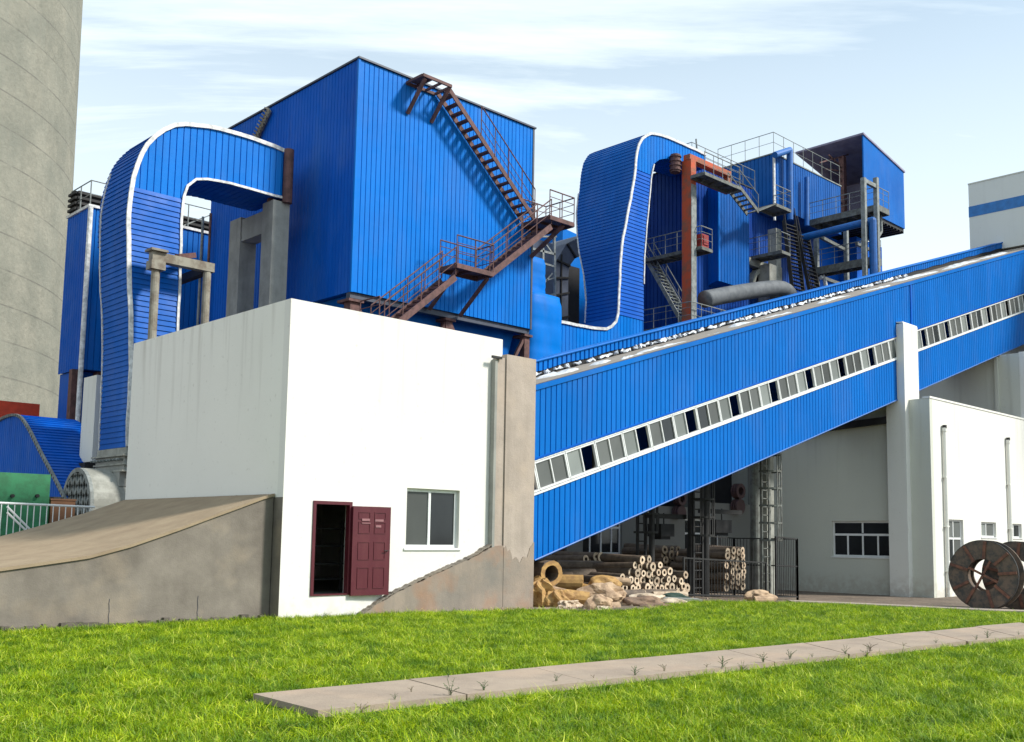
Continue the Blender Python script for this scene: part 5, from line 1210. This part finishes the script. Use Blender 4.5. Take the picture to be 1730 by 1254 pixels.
# ------------------------------------------------------------------ pipe insulation rolls
rr_ = random.Random(21)
def roll(X, Y, Z, ln=1.15, ro=.115, ri=.05, ang=0.0, tilt=0.0, mat=ROLLM, lab='', grp='', name='insulation_roll', side=None):
    """hollow roll: end at X,Y,Z; body going back along +Y turned by ang"""
    d = Vector((math.sin(ang) * math.cos(tilt), math.cos(ang) * math.cos(tilt), math.sin(tilt)))
    a = Vector((X, Y, Z)); b = a + d * ln; n = 14
    th = thing(name, (X, Y, Z), lab, 'insulation roll', grp)
    m = MB(); m.ring(a + d * .012, b, ro, ri, n, .05); m.build('roll_body', side or ROLLD, th, fix=True)
    m = MB(); m.ring(a, a + d * .0115, ro * .99, ri, n, .06); m.build('cut_end', mat, th)
    return th
def zpts(lst, ox, oy, k, Y, dy, lab, grp, ro, ln, jit=.35):
    for i_, (x, y) in enumerate(lst):
        yy = Y + rr_.uniform(0, dy); p = at(ox + x / k, oy + y / k, Y=yy); r = ro * rr_.uniform(.82, 1.14)
        z = max(p.z, gz(p.x, yy) + r)
        roll(p.x, yy, z, ln * rr_.uniform(.85, 1.1), r, r * rr_.uniform(.36, .5), rr_.uniform(-.12, .12), rr_.uniform(-.05, .05), lab=ZL.get(i_, lab) if lst is main else lab, grp=grp)
K = 1730 / 350
main = [(1016, 328), (1073, 322), (955, 372), (998, 385), (1065, 378), (1105, 385), (1165, 370), (925, 432), (978, 437), (1070, 447), (1025, 440), (1112, 438), (1152, 433), (1199, 433), (1247, 422), (1378, 452),
        (728, 492), (862, 508), (920, 494), (970, 500), (1018, 497), (1092, 500), (1137, 503), (1190, 498), (1237, 490), (1283, 485), (1340, 505), (828, 558), (870, 560), (938, 562), (980, 556), (1018, 552), (1060, 556), (1100, 556), (1140, 560), (1178, 562), (1222, 550), (1264, 555), (1318, 548), (1360, 548), (1392, 560),
        (1160, 608), (1215, 610), (1260, 608), (1313, 608), (1365, 605), (1115, 606), (1070, 608), (1020, 606), (975, 610), (925, 610), (880, 612), (835, 610), (790, 608), (800, 560), (760, 562), (850, 470), (885, 505)]
ZL = {0: 'left one of the two topmost pale rolls on the big stack', 1: 'right one of the two topmost pale rolls on the big stack', 6: 'pale roll alone on the upper right shoulder of the big stack', 15: 'highest pale roll at the far right end of the big stack, nearest the fence', 16: 'pale roll lying apart at the far left of the big stack', 2: 'upper left shoulder roll of the big stack, just below the two topmost'}
zpts(main, 880, 880, K, 19.9, .25, 'pale hollow insulation roll in the body of the big heaped stack beside the fence', 'insulation rolls in the big stack', .125, 1.5)
rear = [(545, 322), (630, 300), (672, 303), (545, 378), (600, 345), (640, 360), (682, 368), (720, 345), (520, 415), (590, 410), (632, 420), (700, 405), (735, 400), (520, 455), (570, 452), (620, 458), (670, 452), (715, 440)]
zpts(rear, 880, 880, K, 23.0, .3, 'brownish insulation roll in the smaller rear stack behind the ochre wool heap', 'insulation rolls in the rear stack', .15, 2.0)
K2 = 1421 / 340
cg = [(790 + 38 * c + rr_.uniform(-8, 8), 800 + 36 * r + rr_.uniform(-7, 7)) for r in range(8) for c in range(4)]
zpts(cg, 1040, 740, K2, 21.7, .25, 'cream insulation roll in the tall stack behind the iron fence', 'insulation rolls in the fenced stack', .135, 2.4)
cg = [(350 + 45 * c + rr_.uniform(-8, 8) , 790 + 36 * r) for r in range(4) for c in range(3)]
zpts(cg, 1040, 740, K2, 24.3, .3, 'dark brown insulation roll in the stack before the rear wall, left of the fence', 'insulation rolls by the rear wall', .16, 2.4)
# long dark rolls lying behind the big stack
for i, (px, py, Y, ln, r, lb_) in enumerate(((1004, 972, 21.4, 1.6, .20, 'long dark wrapped roll lying behind the left end of the big stack'), (1040, 958, 22.6, 2.0, .20, 'dark wrapped roll on the ground behind the peak of the big stack'), (968, 978, 21.0, 1.2, .20, 'dark brown wrapped roll right behind the ochre pipe ring'))):
    p = at(px, py, Y=Y); roll(p.x, Y, p.z, ln, r, r * .3, -1.2 + .2 * i, 0, ROLLD, lb_, 'dark wrapped rolls', 'wrapped_roll', ROLLD)
# ochre and loose pieces in front
def lroll(px, py, Y, ln, ro, ri, ang, tilt, mat, side, lab, name='loose_roll'):
    p = at(px, py, Y=Y); return roll(p.x, Y, p.z, ln, ro, ri, ang, tilt, mat, lab, 'loose rolls in front of the stacks', name, side)
lroll(932, 969, 19.3, 1.1, .35, .22, .15, 0.0, OCHRE, ROLLD, 'big open ochre pipe ring standing beside the concrete column')
lroll(994, 1014, 18.6, 1.25, .23, .07, -.85, .10, OCHRE, OCHRE, 'long ochre wool roll sloping down to the right below the ochre ring')
lroll(985, 985, 19.2, 1.1, .22, .08, -.7, 0.0, OCHRE, OCHRE, 'ochre wool roll lying just right of the ochre ring')
lroll(1046, 1026, 17.85, .9, .135, .045, -1.15, 0, ROLLM, SACK, 'pale hollow roll lying nearest the lawn with its end facing right')
lroll(1088, 1004, 18.9, .9, .13, .05, -1.2, 0, ROLLM, ROLLD, 'greyish short roll lying below the big stack on the left')
lroll(957, 1002, 18.9, .6, .10, .04, -.5, .2, ROLLM, SACK, 'small whitish roll on top of the ochre heap')
lroll(1112, 1018, 18.0, .6, .115, .045, -.4, .1, ROLLM, ROLLD, 'small brown ended roll between the white sacks')
lroll(1308, 1013, 18.5, .8, .12, .05, -1.2, 0, ROLLM, SACK, 'pale roll lying alone on the lawn edge before the grey ladder')
lroll(1065, 984, 19.2, .55, .11, .04, -.9, .1, ROLLM, SACK, 'short cream roll leaning at the left foot of the big stack')
lroll(1140, 1003, 19.3, 1.0, .13, .05, -1.1, 0, ROLLM, ROLLD, 'dark bodied roll lying below the right half of the big stack')
lroll(1040, 1012, 18.4, 1.0, .13, .05, -.9, .0, ROLLM, ROLLM, 'tan roll lying between the pale cloth sack and the big stack')
lroll(1072, 1022, 17.9, .7, .12, .045, -.2, .0, ROLLM, ROLLM, 'short tan roll facing the lawn right of the pale hollow roll')
lroll(1000, 1000, 18.9, .9, .15, .06, .3, .1, ROLLM, OCHRE, 'pale ended ochre roll above the long sloping one')
lroll(1160, 1006, 19.0, 1.1, .12, .045, -1.1, .0, ROLLM, ROLLM, 'tan roll lying at the right foot of the big stack by the fence')
def lump(px, py, Y, sx, sy, sz, mat, lab, name, cat, rz=0.0, seed=1, amp=.22, fold=5):
    """crumpled heap or sack resting on the ground"""
    import mathutils.noise as mn
    c = at(px, py, Y=Y); m = MB(); nu, nv = 36, 18; vs = []
    for j in range(nv + 1):
        ph = math.pi * j / nv
        for i in range(nu):
            t = 2 * math.pi * i / nu; d = Vector((math.cos(t) * math.sin(ph), math.sin(t) * math.sin(ph), math.cos(ph)))
            k = 1 + amp * mn.fractal(d * 1.25 + Vector((seed * 3.1, 0, 0)), 1.2, 2.2, 3) + amp * .35 * math.sin(fold * t + seed + 3 * math.cos(ph * 2)) * math.sin(ph)
            x, y, z = d.x * sx * k, d.y * sy * k, d.z * sz * k
            x, y = x * math.cos(rz) - y * math.sin(rz), x * math.sin(rz) + y * math.cos(rz)
            g = gz(c.x + x, Y + y) - c.z - .02; vs.append((c.x + x, Y + y, c.z + max(z, g)))
    m.add(vs, [(j * nu + i, j * nu + (i + 1) % nu, (j + 1) * nu + (i + 1) % nu, (j + 1) * nu + i) for j in range(nv) for i in range(nu)])
    return tag(m.build(name, mat, None, (c.x, Y, gz(c.x, Y))), lab, cat)
lump(914, 1008, 19.3, .5, .45, .46, OCHRE, 'large torn heap of ochre mineral wool against the concrete column', 'wool_heap', 'wool heap', .2, 1, .5, 9)
lump(944, 1017, 18.8, .40, .35, .30, OCHRE, 'lower ochre wool clump lying in front of the large torn heap', 'wool_clump', 'wool heap', .5, 2, .45, 8)
lump(962, 1022, 18.3, .36, .2, .12, ROLLM, 'pinkish torn shred lying in front of the ochre wool', 'torn_shred', 'torn sheet', .1, 3, .5, 7)
lump(1020, 1004, 18.5, .62, .40, .30, SACK, 'pale cloth draped sack with a pointed top left of the white sacks', 'pale_sack', 'sack', -.4, 4, .35, 4)
lump(1012, 1022, 17.7, .40, .30, .25, SACK, 'low tan sack nearest the lawn beside the hollow roll', 'tan_sack', 'sack', .1, 5, .3, 4)
lump(1022, 988, 19.2, .50, .35, .24, OCHRE, 'orange brown cover lying on the rolls left of the big stack', 'orange_cover', 'cover', -.5, 6, .2, 3)
lump(1085, 1020, 17.9, .58, .30, .20, BSACK, 'brown sack lying in front between the hollow roll and the white sack', 'brown_sack', 'sack', -.6, 7, .3, 4)
lump(1108, 1028, 17.3, .42, .22, .13, BSACK, 'flat brown sack nearest the lawn below the white sack', 'brown_sack', 'sack', -.7, 8, .3, 5)
lump(1092, 1012, 18.6, .5, .25, .16, WSACK, 'white sack lying between the brown sacks and the big stack', 'white_sack', 'sack', -.5, 9, .3, 4)
lump(1132, 1020, 18.0, .45, .2, .15, WSACK, 'elongated white sack at the right end of the loose heap', 'white_sack', 'sack', -.7, 10, .2, 4)
lump(1138, 1011, 18.8, .45, .2, .15, plain("dark_green_cloth", (.02, .05, .035, 1), .8), 'dark green sack behind the elongated white sack', 'green_sack', 'sack', -.6, 11, .2, 4)
lump(1282, 1008, 19.0, .5, .3, .2, SACK, 'pale sack on the lawn edge under the iron fence', 'pale_sack', 'sack', -.6, 12, .3, 5)
lump(1018, 1030, 17.25, .2, .14, .09, WSACK, 'small white scrap at the front edge of the loose heap', 'white_scrap', 'scrap', 0, 13, .4, 5)
p = at(1146, 1016, Z=.03); q = at(1206, 1018, Z=.0); m = MB()
for k in range(2): m.hexa([(p.x - .1, p.y + .45, .0 + k * .061), (q.x, q.y + .4, -.06 + k * .061), (q.x + .4, q.y + .9, -.06 + k * .061), (p.x + .3, p.y + 1.0, .0 + k * .061), (p.x - .1, p.y + .45, .06 + k * .061), (q.x, q.y + .4, .0 + k * .061), (q.x + .4, q.y + .9, .0 + k * .061), (p.x + .3, p.y + 1.0, .06 + k * .061)])
tag(m.build('concrete_plank', CONC_G, None, (p.x, p.y, 0)), 'flat grey planks lying on the lawn edge right of the dark green sack', 'plank')
# rubble along the foot
m = MB(); rb = random.Random(9)
for i in range(420):
    t = rb.random(); x = 16.4 + 3.6 * t if i < 300 else rb.uniform(19, 33); y = (18.78 - .5 * max(0, (x - 17.5)) + rb.gauss(0, .12)) if i < 300 else rb.uniform(18.4, 21.5); s_ = rb.uniform(.015, .06)
    z = gz(x, y) + .01; a = rb.uniform(0, 3)
    P = [(x + s_ * math.cos(a + k * 1.57) * rb.uniform(.6, 1.2), y + s_ * math.sin(a + k * 1.57) * rb.uniform(.6, 1.2), z) for k in range(4)]
    m.add(P + [(x + rb.uniform(-.3, .3) * s_, y, z + s_ * rb.uniform(.6, 1.1))], [(0, 1, 4), (1, 2, 4), (2, 3, 4), (3, 0, 4)])
tag(m.build('rubble', rusty("reddish_rubble", (.33, .22, .17, 1), (.24, .18, .14, 1)), None, (18, 18.6, 0)), 'reddish rubble scattered along the foot of the concrete column', 'rubble', kind='stuff')

# ------------------------------------------------------------------ cable reels
def reel(X, px, py, lab, rot=0.0, ax=(1, 0.02, 0)):
    c = at(px, py, X=X); ro, ri, W = 1.12, .52, .55; a = Vector(ax).normalized(); c.z = gz(c.x, c.y) + ro + .02
    side = Vector((-a.y, a.x, 0)); up = Vector((0, 0, 1))
    th = thing('cable_reel', (c.x, c.y, c.z - ro), lab, 'cable reel', 'large empty cable reels')
    for nm, k in (('front_flange', 0), ('rear_flange', W)):
        m = MB(); m.ring(c + a * k, c + a * (k + .06), ro, ri, 48); m.build(nm, WOOD, th)
    m = MB(); m.ring(c + a * .061, c + a * (W - .001), .66, .60, 32); m.build('drum', WOOD, th)
    m = MB()
    for i in range(9):
        t = rot + math.pi * i / 9 * 2 + .08 * math.sin(i * 3); d = side * math.cos(t) + up * math.sin(t)
        m.beam(c - a * .03 + d * (ri - .02), c - a * .03 + d * (ro - .03), .09, .05, up=a)
    m.build('spoke', WOODR, th)
    m = MB()
    for t in (rot + .15, rot + .15 + math.pi * .52): d = side * math.cos(t) + up * math.sin(t); m.beam(c + a * .02 - d * ri, c + a * .02 + d * ri, .07, .05, up=a)
    m.build('hub_brace', WOODR, th)
    m = MB(); m.ring(c - a * .01, c + a * .07, ro + .012, ro + .002, 48); m.build('iron_rim', STEELD, th)
reel(34.0, 1660, 963, 'front cable reel of weathered dark wood with reddish spokes by the cream building', .3)
reel(35.6, 1716, 958, 'cable reel partly hidden behind the front one at the right edge', 1.0)

# ================================================================== GRASS
CAMXY = (0, 0)
def in_poly(x, y, poly):
    c = np.zeros(len(x), bool); j = len(poly) - 1
    for i in range(len(poly)):
        xi_, yi = poly[i]; xj, yj = poly[j]
        c ^= ((yi > y) != (yj > y)) & (x < (xj - xi_) * (y - yi) / (yj - yi + 1e-12) + xi_); j = i
    return c
slabp = [(5.60, 10.26), (5.52, 8.66), (21.7, 7.15), (23.45, 8.8)]
rng = np.random.default_rng(4)
def scatter(n, rmin, rmax):
    r = np.sqrt(rng.uniform(rmin ** 2, rmax ** 2, n)); t = np.radians(rng.uniform(6, 92, n)); x = r * np.cos(t); y = r * np.sin(t)
    k = in_poly(x, y, LAWN) & ~in_poly(x, y, slabp); return x[k], y[k]
grm = bpy.data.materials.new('grass_blade'); grm.use_nodes = True; t_ = grm.node_tree; b_ = t_.nodes['Principled BSDF']
b_.inputs['Roughness'].default_value = .5; b_.inputs['Specular IOR Level'].default_value = .35
oi = t_.nodes.new('ShaderNodeObjectInfo'); rmp = t_.nodes.new('ShaderNodeValToRGB'); 
rmp.color_ramp.elements[0].color = (0.07, 0.17, 0.002, 1); rmp.color_ramp.elements[1].color = (0.95, 0.88, 0.22, 1)
e = rmp.color_ramp.elements.new(.5); e.color = (0.32, 0.47, 0.003, 1); e = rmp.color_ramp.elements.new(.80); e.color = (0.62, 0.68, 0.006, 1)
g_ = t_.nodes.new('ShaderNodeNewGeometry'); mi_ = t_.nodes.new('ShaderNodeMath'); mi_.operation = 'MULTIPLY_ADD'; mi_.inputs[1].default_value = .62
m2_ = t_.nodes.new('ShaderNodeMath'); m2_.operation = 'MULTIPLY'; m2_.inputs[1].default_value = .38; t_.links.new(oi.outputs['Random'], m2_.inputs[0])
t_.links.new(g_.outputs['Random Per Island'], mi_.inputs[0]); t_.links.new(m2_.outputs[0], mi_.inputs[2]); t_.links.new(mi_.outputs[0], rmp.inputs[0])
nz = t_.nodes.new('ShaderNodeTexNoise'); nz.inputs['Scale'].default_value = 1.4; nz.inputs['Detail'].default_value = 6; nz.inputs['Roughness'].default_value = .7; t_.links.new(g_.outputs['Position'], nz.inputs[0])
mr_ = t_.nodes.new('ShaderNodeMapRange'); mr_.inputs[1].default_value = .34; mr_.inputs[2].default_value = .60; t_.links.new(nz.outputs[0], mr_.inputs[0])
mxx = t_.nodes.new('ShaderNodeMix'); mxx.data_type = 'RGBA'; mxx.blend_type = 'MULTIPLY'; t_.links.new(mr_.outputs[0], mxx.inputs[0]); mxx.inputs[0].default_value = 1
inv = t_.nodes.new('ShaderNodeMath'); inv.operation = 'SUBTRACT'; inv.inputs[0].default_value = 1.0; t_.links.new(mr_.outputs[0], inv.inputs[1]); 
k_ = t_.nodes.new('ShaderNodeMath'); k_.operation = 'MULTIPLY'; k_.inputs[1].default_value = .95; t_.links.new(inv.outputs[0], k_.inputs[0]); t_.links.new(k_.outputs[0], mxx.inputs[0])
t_.links.new(rmp.outputs[0], mxx.inputs[6]); mxx.inputs[7].default_value = (.16, .34, .40, 1); t_.links.new(mxx.outputs[2], b_.inputs['Base Color'])
tr = t_.nodes.new('ShaderNodeBsdfTranslucent'); t_.links.new(mxx.outputs[2], tr.inputs[0]); ms = t_.nodes.new('ShaderNodeMixShader'); ms.inputs[0].default_value = .28
out_ = t_.nodes['Material Output']; t_.links.new(b_.outputs[0], ms.inputs[1]); t_.links.new(tr.outputs[0], ms.inputs[2]); t_.links.new(ms.outputs[0], out_.inputs[0])
def tuft_mesh(seed, nb, h, w, spread):
    r = random.Random(seed); m = MB()
    for _ in range(nb):
        a = r.uniform(0, 6.28); q = spread * math.sqrt(r.random()); bx_, by = q * math.cos(a), q * math.sin(a)
        d = r.uniform(0, 6.28); ln = h * r.uniform(.5, 1.25); bend = r.uniform(.4, 1.6); ww = w * r.uniform(.7, 1.3)
        s_ = Vector((-math.sin(d), math.cos(d), 0)) * ww / 2; f_ = Vector((math.cos(d), math.sin(d), 0)); p = Vector((bx_, by, -.01)); pts = []
        for i in range(4):
            t = i / 3; c = p + f_ * (ln * bend * t * t * .8) + Vector((0, 0, ln * (t - .35 * bend * t * t))); k = 1 - t * .85
            pts += [c - s_ * k, c + s_ * k]
        m.add(pts, [(0, 1, 3, 2), (2, 3, 5, 4), (4, 5, 7, 6)])
    me = bpy.data.meshes.new('grass_tuft'); me.from_pydata([tuple(v) for v in m.v], [], m.f); me.materials.append(grm); return me
tc_ = bpy.data.collections.new('grass_tufts')
for i in range(6):
    o = bpy.data.objects.new('grass_tuft', tuft_mesh(i, 20, (.07, .115, .09)[i % 3], .0085, .09)); tc_.objects.link(o)
xs_, ys_ = [], []
for n, a, b in ((27000, 6.5, 14), (52000, 14, 24), (60000, 24, 42)):
    x, y = scatter(n, a, b); xs_.append(x); ys_.append(y)
gx, gy = np.concatenate(xs_), np.concatenate(ys_)
print('tufts', len(gx))
me = bpy.data.meshes.new('lawn_grass'); me.vertices.add(len(gx)); co = np.zeros((len(gx), 3), np.float32); co[:, 0] = gx; co[:, 1] = gy
co[:, 2] = [gz(a, b) + .014 for a, b in zip(gx, gy)]; me.vertices.foreach_set('co', co.ravel()); me.update()
go = bpy.data.objects.new('lawn_grass', me); COL.objects.link(go); tag(go, 'bright green grass covering the lawn in the foreground', 'grass', kind='stuff')
ng = bpy.data.node_groups.new('scatter_grass', 'GeometryNodeTree'); ng.interface.new_socket('Geometry', in_out='INPUT', socket_type='NodeSocketGeometry'); ng.interface.new_socket('Geometry', in_out='OUTPUT', socket_type='NodeSocketGeometry')
gi_ = ng.nodes.new('NodeGroupInput'); go_ = ng.nodes.new('NodeGroupOutput'); mp_ = ng.nodes.new('GeometryNodeMeshToPoints'); ip_ = ng.nodes.new('GeometryNodeInstanceOnPoints')
ci = ng.nodes.new('GeometryNodeCollectionInfo'); ci.inputs['Collection'].default_value = tc_; ci.inputs['Separate Children'].default_value = True; ci.inputs['Reset Children'].default_value = True
ip_.inputs['Pick Instance'].default_value = True
rv = ng.nodes.new('FunctionNodeRandomValue'); rv.data_type = 'FLOAT_VECTOR'; rv.inputs[0].default_value = (-.4, -.4, 0); rv.inputs[1].default_value = (.4, .4, 6.28)
rs_ = ng.nodes.new('FunctionNodeRandomValue'); rs_.data_type = 'FLOAT'; rs_.inputs[2].default_value = .65; rs_.inputs[3].default_value = 1.35; rs_.inputs['Seed'].default_value = 3
ng.links.new(gi_.outputs[0], mp_.inputs[0]); ng.links.new(mp_.outputs[0], ip_.inputs['Points']); ng.links.new(ci.outputs[0], ip_.inputs['Instance'])
ng.links.new(rv.outputs[0], ip_.inputs['Rotation']); ng.links.new(rs_.outputs[1], ip_.inputs['Scale']); ng.links.new(ip_.outputs[0], go_.inputs[0])
md = go.modifiers.new('scatter', 'NODES'); md.node_group = ng
# ------------------------------------------------------------------ wiry weeds along the slab path
wm = plain("weed_brown", (0.13, 0.13, 0.045, 1), .8, dark=(.09, .06, .03, 1)); wg = plain("weed_green", (0.05, 0.11, 0.02, 1), .7)
def weed_mesh(seed, h, leafy):
    r = random.Random(seed); m = MB()
    for _ in range(r.randint(6, 10)):
        a = r.uniform(0, 6.28); ln = h * r.uniform(.5, 1.1); lean = r.uniform(.15, .9); p = Vector((r.uniform(-.02, .02), r.uniform(-.02, .02), 0)); f_ = Vector((math.cos(a), math.sin(a), 0)); prev = p
        for i in range(1, 5):
            t = i / 4; c = p + f_ * ln * lean * t * t + Vector((0, 0, ln * (t - .3 * lean * t * t))); m.tube(prev, c, .0035, 4, .0025, caps=False)
            if leafy or i > 2:
                for _k in range(2):
                    b = r.uniform(0, 6.28); q = Vector((math.cos(b), math.sin(b), r.uniform(-.2, .6))) * h * (.16 if leafy else .10); s_ = q.cross(Vector((0, 0, 1))).normalized() * (.009 if leafy else .004)
                    m.quad(c, c + q * .5 + s_, c + q, c + q * .5 - s_)
            prev = c
    return m
rw2 = random.Random(12); prot = []
lab_w = 'small wiry weed growing at the edge of the slab path'
spots = [(.03, -.02), (.06, .10), (.085, .35), (.10, .02), (.13, .08), (.20, .15), (.235, .12), (.275, .05), (.31, .1), (.36, .08), (.375, .0), (.40, -.02), (.43, .03), (.47, .05), (.50, .02), (.55, .0), (.585, -.02), (.595, .04), (.66, .1), (.72, .08), (.80, .03), (.83, .08), (.90, .05), (.14, .9), (.62, 1.0), (.30, 1.0)]
for i, (t, k) in enumerate(spots):
    b0 = S0[1].lerp(S1[1], t); b1 = S0[0].lerp(S1[0], t); p = b0.lerp(b1, k); on = 0 <= k <= 1
    z = gz(p.x, p.y) + (.083 if on else .01)
    if i < 4:
        m = weed_mesh(i, .16 if i != 3 else .22, i % 2 == 1); o = m.build('weed', (wm, wg)[i % 2], None, (0, 0, 0), fix=False); prot.append(o)
    else: o = prot[rw2.randrange(4)].copy(); COL.objects.link(o)
    o.location = (p.x, p.y, z); o.rotation_euler = (0, 0, rw2.uniform(0, 6)); s_ = rw2.uniform(.35, .95); o.scale = (s_, s_, s_)
    gr = o.data.materials[0] is wg
    tag(o, 'small leafy green weed growing at the edge of the slab path' if gr else 'small dry brown wiry weed growing at the edge of the slab path', 'weed', 'leafy weeds along the slab path' if gr else 'dry weeds along the slab path')
